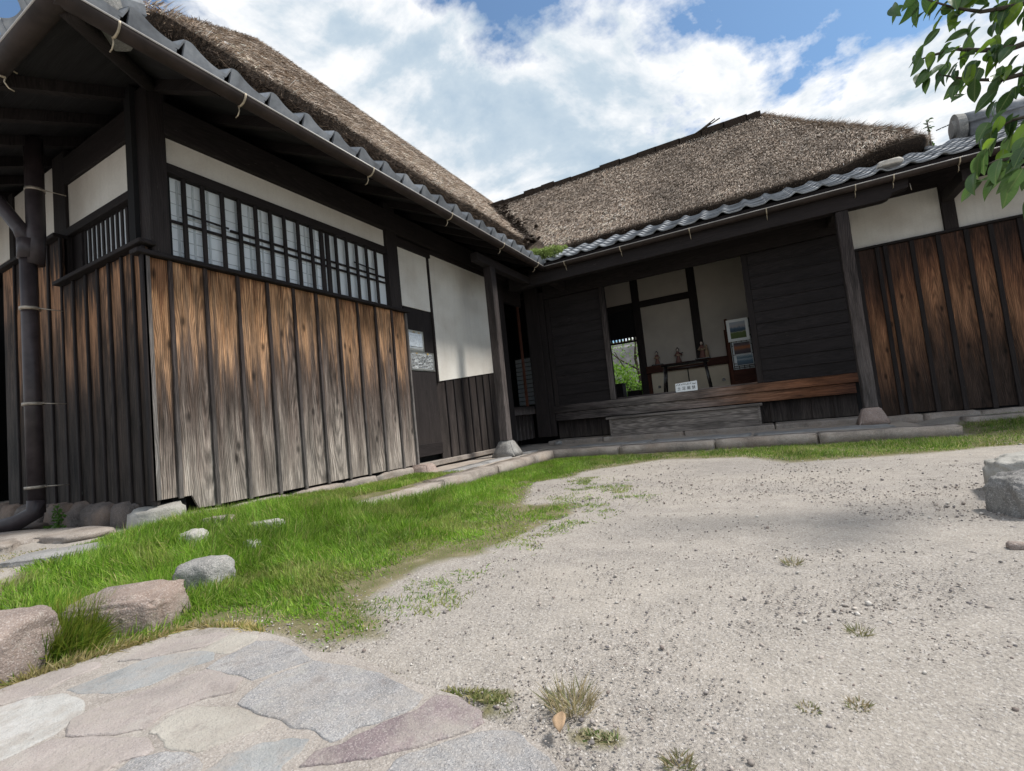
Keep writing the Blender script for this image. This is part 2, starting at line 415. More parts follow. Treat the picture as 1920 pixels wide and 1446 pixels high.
simple('foliage_bright', (0.16, 0.30, 0.04), 0.7, 5.0, 0.4, trans=0.4)
simple('weed_green', (0.26, 0.34, 0.10), 0.8, 5.0, 0.35, trans=0.3)
simple('pink_cloth', (0.20, 0.10, 0.085), 0.8, 90.0, 0.6)
simple('cream_cloth', (0.34, 0.25, 0.17), 0.8, 90.0, 0.5)
simple('doll_face', (0.6, 0.5, 0.44), 0.5, 10.0, 0.03)
simple('hair', (0.01, 0.008, 0.008), 0.5, 10.0, 0.1)
simple('dry_leaf', (0.46, 0.32, 0.20), 0.7, 30.0, 0.25, trans=0.2)
simple('garden_wall', (0.32, 0.31, 0.31), 0.9, 3.0, 0.35)

# ground
m, g = mat('gravel_ground')
tc = g.n('ShaderNodeTexCoord')
P = tc.outputs['Object']
att = g.n('ShaderNodeAttribute', {'attribute_name': 'soil'}).outputs['Fac']
big = g.noise(g.vm('MULTIPLY', P, (0.6, 1.2, 1)), 1.1, 4, 0.6, 0.4)
mid = g.noise(P, 9.0, 4, 0.6)
fine = g.noise(P, 130.0, 3, 0.7)
gr = g.n('ShaderNodeTexVoronoi', None, Vector=P, Scale=260.0).outputs['Color']
gs = g.sep(gr)
col = g.ramp(big, [(0.30, (0.335, 0.308, 0.280)), (0.46, (0.372, 0.340, 0.305)), (0.60, (0.405, 0.368, 0.326)), (0.75, (0.44, 0.392, 0.338))])
mf = g.mr(mid, 0.3, 0.7, 0.88, 1.08)
col = g.mix(1.0, col, g.comb(mf, mf, mf), 'MULTIPLY')
ff = g.mr(fine, 0.3, 0.7, 0.80, 1.14)
col = g.mix(1.0, col, g.comb(ff, ff, ff), 'MULTIPLY')
dens = g.mr(g.m('ADD', big, g.m('MULTIPLY', mid, 0.4)), 0.5, 0.8, 0.75, 0.25)
col = g.mix(g.m('MULTIPLY', g.mr(gs[0], 0.80, 0.86, 0.0, 1.0), dens), col, (0.14, 0.13, 0.13, 1))
col = g.mix(g.mr(gs[1], 0.86, 0.92, 0.0, 0.5), col, (0.60, 0.57, 0.54, 1))
soil = g.ramp(mid, [(0.3, (0.11, 0.12, 0.045)), (0.55, (0.19, 0.17, 0.095)), (0.75, (0.30, 0.26, 0.18))])
edge = g.m('ADD', att, g.m('MULTIPLY', g.m('SUBTRACT', mid, 0.5), 0.9))
col = g.mix(g.mr(edge, 0.35, 0.75, 0.0, 1.0), col, soil)
hb = g.m('ADD', g.m('MULTIPLY', gs[0], 0.5), g.m('ADD', fine, g.m('MULTIPLY', mid, 1.2)))
finish(g, col, 0.92, bump=hb, bstr=0.8, bdist=0.008, spec=0.2)

# ------------------------------------------------------------------ object helpers


def link(name, me, mt=None, parent=None, label=None, loc=None, rot=None):
    o = bpy.data.objects.new(name, me)
    COL.objects.link(o)
    if mt and me is not None and not me.materials:
        me.materials.append(MAT[mt])
    if parent:
        o.parent = parent
    if label:
        o['label'] = label
    if loc is not None:
        o.location = loc
    if rot is not None:
        o.rotation_euler = rot
    return o


def thing(name, label, cat, loc=(0, 0, 0), group=None, rz=0.0):
    o = bpy.data.objects.new(name, None)
    COL.objects.link(o)
    o.empty_display_size = 0.1
    o.location = loc
    o.rotation_euler = (0, 0, rz)
    o['label'] = label
    o['category'] = cat
    if group:
        o['group'] = group
    return o


def tag(o, label, cat, group=None):
    o['label'] = label
    o['category'] = cat
    if group:
        o['group'] = group
    return o


def bmbox(bm, x0, x1, y0, y1, z0, z1):
    v = [bm.verts.new(p) for p in ((x0, y0, z0), (x1, y0, z0), (x1, y1, z0), (x0, y1, z0), (x0, y0, z1), (x1, y0, z1), (x1, y1, z1), (x0, y1, z1))]
    for f in ((0, 3, 2, 1), (4, 5, 6, 7), (0, 1, 5, 4), (1, 2, 6, 5), (2, 3, 7, 6), (3, 0, 4, 7)):
        bm.faces.new([v[i] for i in f])
    return v


def tomesh(bm, name, smooth=False):
    me = bpy.data.meshes.new(name)
    bm.to_mesh(me)
    bm.free()
    if smooth:
        for p in me.polygons:
            p.use_smooth = True
    return me


class Frame:
    """facade frame: u runs along the wall, d is distance out of the wall, z is up"""
    def __init__(s, ox, oy, rz):
        s.o = (ox, oy)
        s.rz = rz

    def pt(s, u, d, z):
        c, sn = math.cos(s.rz), math.sin(s.rz)
        return (s.o[0] + c * u + sn * d, s.o[1] + sn * u - c * d, z)


FL = Frame(0.0, 0.0, math.pi / 2)      # u = world y,  d = world x
FR = Frame(0.0, 0.0, 0.0)              # u = world x,  d = -world y
FU = Frame(0.055, 0.0, math.pi / 2)    # upper walls of the left wing stand a little proud


def piece(name, fr, u0, u1, z0, z1, d0, d1, mt, parent, label=None, bev=0.004, tilt=0.0, yaw=0.0):
    """one timber, board or panel; d0 < d1 are distances out of the facade frame"""
    bm = bmesh.new()
    w, h, t = u1 - u0, z1 - z0, d1 - d0
    bmbox(bm, -w / 2, w / 2, -t, 0, 0, h)
    if bev:
        bmesh.ops.bevel(bm, geom=bm.edges[:], offset=min(bev, t * .3, w * .3, h * .3), segments=1, affect='EDGES')
    me = tomesh(bm, name)
    o = link(name, me, mt, parent, label, loc=fr.pt((u0 + u1) / 2, d0, z0), rot=(0, tilt, fr.rz + yaw))
    return o


def prism(name, pts, d0, d1, fr, mt, parent, label=None, bev=0.0):
    """polygon in facade coordinates (u, z) pushed out from d0 to d1"""
    bm = bmesh.new()
    cu = sum(p[0] for p in pts) / len(pts)
    cz = min(p[1] for p in pts)
    a = [bm.verts.new((u - cu, 0, z - cz)) for u, z in pts]
    b = [bm.verts.new((u - cu, -(d1 - d0), z - cz)) for u, z in pts]
    n = len(pts)
    bm.faces.new(a)
    bm.faces.new(b[::-1])
    for i in range(n):
        bm.faces.new((a[i], b[i], b[(i + 1) % n], a[(i + 1) % n]))
    bmesh.ops.recalc_face_normals(bm, faces=bm.faces)
    if bev:
        bmesh.ops.bevel(bm, geom=bm.edges[:], offset=bev, segments=1, affect='EDGES')
    return link(name, tomesh(bm, name), mt, parent, label, loc=fr.pt(cu, d0, cz), rot=(0, 0, fr.rz))


def tube_bm(bm, pts, rad, seg=10, caps=True):
    pts = [Vector(p) for p in pts]
    rads = rad if isinstance(rad, (list, tuple)) else [rad] * len(pts)
    rings = []
    up = None
    for i, p in enumerate(pts):
        t = (pts[min(i + 1, len(pts) - 1)] - pts[max(i - 1, 0)]).normalized()
        if up is None:
            up = t.orthogonal().normalized()
        up = (up - t * up.dot(t))
        if up.length < 1e-6:
            up = t.orthogonal()
        up.normalize()
        s = t.cross(up)
        rings.append([bm.verts.new(p + (up * math.cos(2 * math.pi * k / seg) + s * math.sin(2 * math.pi * k / seg)) * rads[i]) for k in range(seg)])
    for a, b in zip(rings, rings[1:]):
        for k in range(seg):
            bm.faces.new((a[k], a[(k + 1) % seg], b[(k + 1) % seg], b[k]))
    if caps:
        bm.faces.new(rings[0][::-1])
        bm.faces.new(rings[-1])


def tube(name, pts, rad, mt, parent=None, seg=10, label=None):
    bm = bmesh.new()
    tube_bm(bm, pts, rad, seg)
    bmesh.ops.recalc_face_normals(bm, faces=bm.faces)
    return link(name, tomesh(bm, name, True), mt, parent, label)


def rock_mesh(name, dims, seed, box=0.5, rough=0.18, sub=4, flat=0.35):
    """superellipsoid boulder; box 1 = round, 0.2 = blocky"""
    bm = bmesh.new()
    bmesh.ops.create_icosphere(bm, subdivisions=sub, radius=1.0)
    off = Vector((seed * 7.3, seed * 3.1, seed * 5.7))
    for v in bm.verts:
        p = v.co.copy()
        q = Vector([math.copysign(abs(c) ** box, c) for c in p])
        q *= 1.0 / max(0.75, (abs(q.x) ** 4 + abs(q.y) ** 4 + abs(q.z) ** 4) ** 0.25)
        n = noise.fractal(p * 1.1 + off, 1.0, 2.2, 3) * rough + noise.noise(p * 4.0 + off) * rough * .42 + noise.noise(p * 9.0 + off) * rough * .16 + noise.noise(p * 21.0 + off) * rough * .07
        q *= (1.0 + n)
        q.z = max(q.z, -flat)
        v.co = Vector((q.x * dims[0], q.y * dims[1], (q.z + flat) * dims[2] / (1 + flat)))
    return tomesh(bm, name, True)


def in_poly(px, py, poly):
    inside = np.zeros(px.shape, bool)
    n = len(poly)
    for i in range(n):
        x1, y1 = poly[i]
        x2, y2 = poly[(i + 1) % n]
        c = ((y1 > py) != (y2 > py)) & (px < (x2 - x1) * (py - y1) / ((y2 - y1) if y2 != y1 else 1e-9) + x1)
        inside ^= c
    return inside


def edge_dist(px, py, poly):
    d = np.full(px.shape, 1e9)
    n = len(poly)
    for i in range(n):
        ax, ay = poly[i]
        bx, by = poly[(i + 1) % n]
        L = max((bx - ax) ** 2 + (by - ay) ** 2, 1e-9)
        t = np.clip(((px - ax) * (bx - ax) + (py - ay) * (by - ay)) / L, 0, 1)
        d = np.minimum(d, np.hypot(px - ax - t * (bx - ax), py - ay - t * (by - ay)))
    return d


def sst(a, b, v):
    t = np.clip((v - a) / (b - a), 0, 1)
    return t * t * (3 - 2 * t)


def gz(x, y):
    x = np.asarray(x, float)
    y = np.asarray(y, float)
    z = .12 * sst(-2.15, -2.95, x) * (1 - sst(2.5, 3.1, y)) + .09 * sst(-2.55, -2.65, x) * sst(2.5, 3.1, y)
    z = z + .08 * sst(5.4, 6.8, y) * sst(1.2, 1.8, x)
    return z


def vnoise(x, y, s, seed=0.0):
    """cheap smooth value noise for numpy arrays"""
    x = x * s + seed * 13.7
    y = y * s + seed * 7.1
    xi, yi = np.floor(x), np.floor(y)
    fx, fy = x - xi, y - yi
    fx = fx * fx * (3 - 2 * fx)
    fy = fy * fy * (3 - 2 * fy)

    def h(a, b):
        t = np.sin(a * 127.1 + b * 311.7 + seed) * 43758.5453
        return t - np.floor(t)
    return (h(xi, yi) * (1 - fx) + h(xi + 1, yi) * fx) * (1 - fy) + (h(xi, yi + 1) * (1 - fx) + h(xi + 1, yi + 1) * fx) * fy


PATH = [(-0.296, 0.663), (-0.344, 0.701), (-0.408, 0.74), (-0.467, 0.754), (-0.536, 0.767), (-0.622, 0.813), (-0.741, 0.823), (-0.922, 0.864), (-1.027, 0.877), (-1.123, 0.858), (-1.261, 0.898), (-1.363, 0.904), (-1.509, 0.899), (-1.626, 0.87), (-1.678, 0.82), (-1.709, 0.722), (-1.756, 0.616), (-1.781, 0.526), (-1.776, 0.465), (-1.809, 0.384), (-1.9, 0.0), (-1.7, -0.6), (-0.6, -0.6), (-0.2, 0.2)]
GRASS = [(-2.774, 0.647), (-2.846, 0.754), (-3.266, 1.099), (-3.40, 1.392), (-3.55, 1.60), (-3.50, 1.936), (-3.42, 2.552), (-3.42, 3.458), (-3.42, 3.78), (-3.40, 4.005), (-2.631, 4.127), (-2.56, 5.217), (-2.45, 5.66), (-1.58, 5.66), (-1.58, 3.992), (-1.816, 3.66), (-1.446, 2.767), (-1.076, 2.803), (-1.032, 2.505), (-1.097, 2.221), (-1.135, 1.717), (-1.26, 1.587), (-1.289, 1.31), (-1.23, 1.173), (-0.976, 1.007), (-1.1, 0.943), (-1.085, 0.88), (-1.261, 0.905), (-1.398, 0.91), (-1.6, 0.88), (-1.72, 0.722), (-1.766, 0.616), (-1.79, 0.526), (-1.80, 0.413), (-2.2, 0.2)]
STRIP = [(-2.506, 5.66), (-0.707, 5.66), (0.453, 5.66), (1.5, 5.66), (1.6, 6.3), (1.956, 6.878), (2.676, 7.15), (4.5, 7.15), (4.5, 5.4), (1.706, 4.791), (1.366, 4.698), (1.007, 4.465), (0.524, 4.415), (0.098, 4.322), (-0.225, 4.75), (-0.997, 4.95), (-1.448, 4.429), (-1.693, 4.083)]
EDGE1 = [(-1.085, 0.87), (-0.913, 0.862), (-0.738, 0.83), (-0.633, 0.85), (-0.529, 0.871), (-0.481, 0.824), (-0.518, 0.776), (-0.585, 0.80)]
EDGE2 = [(-0.402, 0.77), (-0.386, 0.806), (-0.276, 0.827), (-0.278, 0.799), (-0.324, 0.77), (-0.368, 0.761)]

# ------------------------------------------------------------------ ground


def make_ground():
    def axis(lo, hi, step, far):
        core = np.arange(lo, hi + 1e-6, step)
        k = np.geomspace(step, far, 26)
        return np.concatenate([lo - np.cumsum(k)[::-1], core, hi + np.cumsum(k)])
    xs = axis(-7.0, 5.0, 0.05, 120)
    ys = axis(-0.8, 6.6, 0.05, 120)
    X, Y = np.meshgrid(xs, ys)
    Z = gz(X, Y)
    near = (np.abs(X + 1) < 7) & (np.abs(Y - 3) < 5)
    Z = Z + np.where(near, (vnoise(X, Y, 2.2, 1) - .5) * .012 + (vnoise(X, Y, 9, 2) - .5) * .006, 0) - .004
    # under the paved path and buildings the sheet stays lower
    pp = in_poly(X, Y, PATH)
    Z = np.where(pp, -0.02, Z)
    n0, n1 = X.shape
    verts = np.stack([X.ravel(), Y.ravel(), Z.ravel()], 1)
    idx = np.arange(n0 * n1).reshape(n0, n1)
    faces = np.stack([idx[:-1, :-1], idx[:-1, 1:], idx[1:, 1:], idx[1:, :-1]], -1).reshape(-1, 4)
    me = bpy.data.meshes.new('ground')
    me.from_pydata(verts.tolist(), [], faces.tolist())
    soil = np.zeros(X.size)
    for P_, w in ((GRASS, .12), (STRIP, .2), (EDGE1, .03), (EDGE2, .03)):
        d = edge_dist(verts[:, 0], verts[:, 1], P_)
        ins = in_poly(verts[:, 0], verts[:, 1], P_)
        sdist = np.where(ins, d, -d)
        soil = np.maximum(soil, sst(-w, w, sdist))
    soil[in_poly(verts[:, 0], verts[:, 1], PATH)] = 0
    at = me.attributes.new('soil', 'FLOAT', 'POINT')
    at.data.foreach_set('value', soil.astype(np.float32))
    for p in me.polygons:
        p.use_smooth = True
    o = link('ground', me, 'gravel_ground')
    o['kind'] = 'structure'
    return o


ground = make_ground()

# ------------------------------------------------------------------ the farmhouse
house = thing('farmhouse', 'old dark timber farmhouse in an L shape with thatched and tiled roofs', 'farmhouse', (-3.39, 7.26, 0))


def part(o):
    """re-parent to the house keeping world place"""
    o.parent = house
    o.matrix_parent_inverse = Matrix.Translation((3.39, -7.26, 0))
    return o


def group_part(name, fr, u0, u1, z0, z1, d0, d1, mt, label=None, bev=0.0):
    """a part under the house, whose children are placed in world coordinates"""
    o = piece(name, fr, u0, u1, z0, z1, d0, d1, mt, None, label, bev)
    return part(o)


def sub(o, p):
    """make o a child of part p, keeping world place (p itself is a child of the house)"""
    o.parent = p
    loc = Vector(p.location)
    M = Matrix.Translation(loc) @ p.rotation_euler.to_matrix().to_4x4()
    o.matrix_parent_inverse = M.inverted()
    return o


XL, YR, YS = -3.39, 7.26, 1.577
TOP = 3.05      # walls reach up under the roof boards

# ---- east wall of the left wing (faces +X)
wallL = group_part('wall', FL, YS + .02, 6.45, .12, TOP, XL - .20, XL - .12, 'black_void', 'dark east wall of the left wing')
cl = [.51, .579, .648, .72, .789, .857, .929, .999, 1.071, 1.142, 1.211]
seams = [YS - .004] + [c * 3.39 for c in cl]
zt = 1.835
for i in range(len(seams) - 1):
    a, b = seams[i], seams[i + 1]
    zb = .27 if i == 0 else .175 - .001 * i
    jd = random.uniform(-.003, .003)
    if i == 1:
        # the board whose foot is notched diagonally round the corner stone
        o = prism('board', [(a + .002, zt), (a + .002, .265), (a + .07, .265), (a + .11, .175), (b - .002, .17), (b - .002, zt)], XL - .03, XL - .012, FL, 'weathered_board', None, 'board with a foot notched round the corner stone', bev=.0015)
    else:
        o = piece('board', FL, a + .002, b - .002, zb, zt, XL - .03 + jd, XL - .012 + jd, 'weathered_board', None, None, bev=.0015, tilt=random.uniform(-.002, .002))
    sub(o, wallL)
for i, c in enumerate(seams[1:-1]):
    zb = .26 if i == 0 else .168 - .001 * i
    o = piece('batten', FL, c - .0135, c + .0135, zb - random.uniform(0, .012), zt - .001, XL - .0115, XL + .008, 'weathered_batten', None, None, bev=.003, tilt=random.uniform(-.003, .003))
    sub(o, wallL)
sub(piece('batten', FL, YS - .006, YS + .034, .27, zt - .002, XL - .0115, XL + .012, 'end_grain_grey', None, 'silver-grey corner batten', bev=.003), wallL)
sub(piece('batten', FL, 4.085, 4.112, .16, zt - .002, XL - .10, XL + .012, 'end_grain_grey', None, 'pale grey end batten beside the door', bev=.003), wallL)
# cap rail on the cladding
part(piece('rail', FL, YS - .05, 4.14, 1.837, 1.868, XL - .06, XL + .035, 'dark_timber_h', None, None, bev=.004))
# posts
for u0, u1, lab in ((1.63, 1.742, 'corner post beside the latticed window'), (3.88, 4.05, None)):
    part(piece('post', FU, u0, u1, 1.869, TOP - .02, XL - .12, XL - .045, 'dark_timber', None, lab, bev=.005))
part(piece('post', FU, 6.02, 6.45, .15, TOP - .02, XL - .118, XL - .055, 'dark_timber', None, None, bev=.005))
# beam over the wall
part(piece('beam', FU, YS + .155, 7.26, 2.722, 2.95, XL - .11, XL - .035, 'dark_timber_h', None, None, bev=.004))
# plaster strip and window head
part(piece('plaster_panel', FU, YS + .155, 3.878, 2.532, 2.72, XL - .118, XL - .085, 'plaster', None, 'long narrow plaster strip above the latticed window', bev=0))
part(piece('beam', FU, YS + .154, 3.879, 2.458, 2.530, XL - .115, XL - .058, 'dark_timber_h', None, None, bev=.003))
# latticed window
win = group_part('window', FU, YS + .155, 3.878, 1.872, 2.456, XL - .118, XL - .112, 'shoji_paper', 'long shoji window behind dark vertical bars')
lat = [.548, .587, .631, .668, .71, .747, .784, .825, .872, .987, .944, 1.023, 1.069, 1.105]
lat = [.55, .588, .63, .669, .709, .747, .785, .825, .866, .948, .987, 1.025, 1.065, 1.103]
for c in lat:
    u = c * 3.37
    sub(piece('window_bar', FU, u - .013, u + .013, 1.874, 2.455, XL - .085, XL - .062, 'dark_timber', None, None, bev=.002), win)
for u in (.905 * 3.37, .925 * 3.37):
    sub(piece('window_frame', FU, u - .02, u + .02, 1.873, 2.454, XL - .108, XL - .088, 'dark_timber', None, None, bev=.002), win)
sub(piece('window_rail', FU, 1.735, 3.87, 2.128, 2.146, XL - .106, XL - .090, 'dark_timber_h', None, None, bev=.002), win)
sub(piece('window_rail', FU, 1.86, 2.17, 2.198, 2.213, XL - .086, XL - .079, 'dark_timber_h', None, 'short broken lattice rail', bev=.002, tilt=.03), win)
sub(piece('window_rail', FU, 2.19, 3.86, 2.186, 2.203, XL - .107, XL - .091, 'dark_timber_h', None, None, bev=.002), win)
sub(piece('window_rail', FU, 3.42, 3.7, 2.24, 2.254, XL - .086, XL - .079, 'dark_timber_h', None, 'short broken lattice rail', bev=.002, tilt=.05), win)
# thin lattice of the paper screens seen through the paper
simple('shoji_lattice', (0.42, 0.46, 0.48), 0.7, 30.0, 0.1)
for k in range(6):
    sub(piece('screen_rail', FU, 1.75, 3.03, 1.93 + k * .085, 1.935 + k * .085, XL - .1115, XL - .1095, 'shoji_lattice', None, None, bev=0), win)
for k in range(12):
    u = 1.82 + k * .105
    sub(piece('screen_bar', FU, u, u + .016, 1.875, 2.45, XL - .1093, XL - .1085, 'shoji_lattice', None, None, bev=0), win)

# ---- doorway bay and big plaster panel
part(piece('plaster_panel', FU, 4.07, 4.600, 1.93, 2.60, XL - .116, XL - .085, 'plaster', None, 'small plaster panel above the dark door', bev=0))
part(piece('beam', FU, 4.06, 4.66, 2.602, 2.70, XL - .11, XL - .06, 'dark_timber_h', None, None, bev=.003))
part(piece('post', FU, 4.606, 4.634, 1.08, 2.66, XL - .10, XL - .068, 'dark_timber', None, None, bev=.002))
part(prism('plaster_panel', [(4.636, 1.09), (6.015, 1.25), (6.015, 2.66), (4.636, 2.66)], XL - .116, XL - .082, FU, 'plaster', None, 'large plaster panel with a slanting foot'))
part(piece('beam', FU, 4.66, 6.01, 2.663, 2.72, XL - .11, XL - .06, 'dark_timber_h', None, None, bev=.003))
door = group_part('door', FU, 4.115, 4.60, .235, 1.925, XL - .116, XL - .09, 'dark_timber', 'plain dark door with paper notices')
sub(piece('door_foot', FU, 4.12, 4.595, .236, .37, XL - .089, XL - .078, 'dark_timber_h', None, None, bev=.002), door)
n_b = 8
for i in range(n_b):
    a = 4.605 + i * (6.015 - 4.605) / n_b
    b = 4.605 + (i + 1) * (6.015 - 4.605) / n_b
    za, zb_ = 1.085 + (a - 4.636) * .116, 1.085 + (b - 4.636) * .116
    o = prism('board', [(a + .001, .17), (b - .001, .17), (b - .001, zb_), (a + .001, za)], XL - .116, XL - .094 + random.uniform(-.002, .002), FU, 'low_board', None, None, bev=.0012)
    sub(o, wallL)
    if i:
        o = prism('batten', [(a - .012, .17), (a + .012, .17), (a + .012, za), (a - .012, za)], XL - .0935, XL - .078, FU, 'dark_timber', None, None, bev=.0012)
        sub(o, wallL)
part(piece('door_sill', FU, 4.11, 6.02, .11, .168, XL - .13, XL - .05, 'kerb_granite', None, None, bev=.006))

# ---- narrow opening by the inner corner
part(piece('sill', FL, 6.452, 7.24, .60, .73, XL - .13, XL - .03, 'worn_post', None, 'weathered sill under the narrow opening', bev=.004))
for i in range(6):
    a = 6.45 + i * .135
    o = piece('board', FL, a + .002, a + .133, .20, .598, XL - .12, XL - .085, 'low_board', None, None, bev=.0015)
    part(o)
    if i:
        part(piece('batten', FL, a - .012, a + .012, .20, .598, XL - .0845, XL - .066, 'worn_post', None, None, bev=.002))
part(piece('beam', FL, 6.452, 7.24, 2.66, 2.72, XL - .12, XL - .04, 'dark_timber_h', None, None, bev=.003))
part(piece('beam', FL, 6.452, 7.24, 2.42, 2.655, XL - .13, XL - .09, 'dark_timber_h', None, None, bev=.003))
part(piece('door_frame', FL, 7.10, 7.13, .735, 2.415, XL - .12, XL - .08, 'red_timber', None, 'reddish edge of a sliding door', bev=.002))

# ---- corner posts where the wings meet
part(piece('post', FR, -3.40, -3.16, .20, 2.70, -YR - .02, -YR + .045, 'dark_timber', None, 'worn inner corner post', bev=.006))
part(piece('post', FR, -3.155, -3.065, .20, 2.60, -YR - .01, -YR + .03, 'dark_timber', None, None, bev=.004))

# ---- south end wall of the left wing (faces -Y)
wallS = group_part('wall', FR, -5.78, XL - .04, .12, TOP, -YS - .20, -YS - .12, 'black_void', 'dark south end wall of the left wing')
sb = [XL + .005, -3.536, -3.68, -3.86, -4.02, -4.20, -4.40, -4.60]
for i in range(len(sb) - 1):
    b, a = sb[i], sb[i + 1]
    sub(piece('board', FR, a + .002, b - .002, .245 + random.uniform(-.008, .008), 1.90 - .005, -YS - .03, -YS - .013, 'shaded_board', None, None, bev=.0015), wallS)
    if i:
        sub(piece('batten', FR, b - .012, b + .012, .24, 1.895, -YS - .0125, -YS + .003, 'dark_timber', None, None, bev=.003), wallS)
sub(piece('batten', FR, XL - .026, XL + .012, .27, 1.894, -YS - .0115, -YS + .0135, 'dark_timber', None, None, bev=.003), wallS)
part(piece('rail', FR, -4.62, XL + .045, 1.90, 1.93, -YS - .06, -YS + .04, 'dark_timber_h', None, None, bev=.004))
sb2 = [-4.60, -4.83, -5.05, -5.27, -5.50, -5.78]
for i in range(len(sb2) - 1):
    b, a = sb2[i], sb2[i + 1]
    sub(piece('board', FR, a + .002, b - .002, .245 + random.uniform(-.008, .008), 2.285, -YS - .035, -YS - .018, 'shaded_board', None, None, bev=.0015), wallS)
    sub(piece('batten', FR, b - .012, b + .012, .24, 2.284, -YS - .0175, -YS - .002, 'dark_timber', None, None, bev=.003), wallS)
part(piece('rail', FR, -5.80, -4.605, 2.286, 2.315, -YS - .06, -YS + .03, 'dark_timber_h', None, None, bev=.004))
part(piece('post', FR, -4.85, -4.63, 1.931, TOP - .03, -YS - .13, -YS - .06, 'dark_timber', None, None, bev=.005))
part(piece('post', FR, -3.515, -3.385, 1.931, TOP - .03, -1.745, -1.627, 'dark_timber', None, 'corner post of the end wall', bev=.005))
part(piece('post', FR, -5.80, -5.70, .24, TOP - .03, -YS - .13, -YS - .07, 'dark_timber', None, None, bev=.005))
part(piece('plaster_panel', FR, -4.628, -3.517, 2.378, 2.736, -YS - .118, -YS - .08, 'plaster', None, 'plaster panel over the barred end window', bev=0))
part(piece('plaster_panel', FR, -5.72, -4.852, 2.316, 2.98, -YS - .118, -YS - .085, 'plaster', None, 'plaster panel behind the drainpipe', bev=0))
part(piece('beam', FR, -4.628, -3.517, 2.315, 2.376, -YS - .116, -YS - .055, 'dark_timber_h', None, None, bev=.003))
part(piece('beam', FR, -4.628, -3.517, 2.738, 2.95, -YS - .116, -YS - .055, 'dark_timber_h', None, None, bev=.003))
win2 = group_part('window', FR, -4.46, -3.517, 1.931, 2.313, -YS - .118, -YS - .108, 'shoji_paper', 'small end window behind close dark bars')
for i in range(13):
    u = -4.44 + i * .070
    sub(piece('window_bar', FR, u, u + .030, 1.932, 2.312, -YS - .106, -YS - .096, 'dark_timber', None, None, bev=.002), win2)
part(piece('board', FR, -4.628, -4.462, 1.931, 2.313, -YS - .118, -YS - .09, 'dark_timber', None, None, bev=.002))
# doorway to the left of the end wall: dark jamb, inner shade put in as a black sheet
part(piece('door', FR, -9.5, -5.0, .0, 3.0, -YS - .9, -YS - .85, 'black_void', None, 'black sheet standing for the shade inside the far left doorway', bev=0))
part(piece('sill', FR, -6.9, -5.79, .17, .25, -YS - .35, -YS + .02, 'kerb_granite', None, None, bev=.01))
part(piece('plaster_panel', FR, -7.4, -5.80, 2.45, 2.95, -YS - .118, -YS - .085, 'plaster', None, None, bev=0))
part(piece('post', FR, -6.90, -6.75, .24, TOP - .03, -YS - .12, -YS - .02, 'dark_timber', None, None, bev=.005))
part(piece('wall', FR, -9.5, -6.91, .2, 2.44, -YS - .12, -YS - .05, 'dark_timber', None, 'dark boarding left of the doorway', bev=0))

# ---- south wall of the right wing (faces -Y), x from -3.1 to 1.0: doors, sill, low boards
part(piece('beam', FR, -3.06, 1.18, 2.475, 2.72, -YR - .06, -YR + .02, 'dark_timber_h', None, 'long lintel over the open doorway', bev=.004))
part(piece('wall', FR, -3.3, 1.18, 2.722, TOP, -YR - .10, -YR - .03, 'dark_timber_h', None, None, bev=0))


def slat_door(u0, u1, lab, d):
    dr = group_part('sliding_door', FR, u0, u1, .695, 2.472, -YR - .045 + d, -YR - .035 + d, 'dark_timber', lab)
    sub(piece('stile', FR, u0, u0 + .075, .697, 2.47, -YR - .0345 + d, -YR - .012 + d, 'dark_timber', None, None, bev=.002), dr)
    sub(piece('stile', FR, u1 - .075, u1, .697, 2.47, -YR - .0345 + d, -YR - .012 + d, 'dark_timber', None, None, bev=.002), dr)
    n = 11
    for k in range(n):
        z0 = .70 + k * 1.765 / n
        sub(piece('slat', FR, u0 + .077, u1 - .077, z0 + .002, z0 + 1.765 / n - .004, -YR - .0345 + d, -YR - .024 + d + random.uniform(0, .002), 'door_slat', None, None, bev=.002), dr)
        sub(piece('cross_rail', FR, u0 + .077, u1 - .077, z0 - .006, z0 + .011, -YR - .0235 + d, -YR - .008 + d, 'door_slat', None, None, bev=.002), dr)


slat_door(-3.06, -2.026, 'dark slatted sliding door left of the opening', 0.0)
slat_door(-.076, 1.12, 'dark slatted sliding door right of the opening', 0.0)
part(piece('door_jamb', FR, -2.112, -2.03, .696, 2.474, -YR - .006, -YR + .022, 'worn_post', None, None, bev=.003))
sill = group_part('sill', FR, -3.06, 1.05, .575, .690, -YR - .12, -YR + .055, 'sill_beam', 'broad worn sill beam, grey at left and orange brown at right', bev=.006)
part(piece('sill', FR, -3.055, .995, .441, .573, -YR - .10, -YR + .035, 'sill_beam', None, 'lower worn sill beam', bev=.005))
part(piece('sill', FR, -2.02, 1.0, .692, .715, -YR - .12, -YR - .03, 'sill_beam', None, 'door track on the sill', bev=.003))
lb = np.linspace(-3.06, 1.0, 18)
for i in range(17):
    part(piece('board', FR, lb[i] + .003, lb[i + 1] - .003, .16, .44, -YR - .09, -YR - .05 + random.uniform(-.004, .004), 'low_board', None, None, bev=.002))
    if i:
        part(piece('batten', FR, lb[i] - .017, lb[i] + .017, .16, .439, -YR - .049, -YR - .025, 'low_board', None, None, bev=.002))

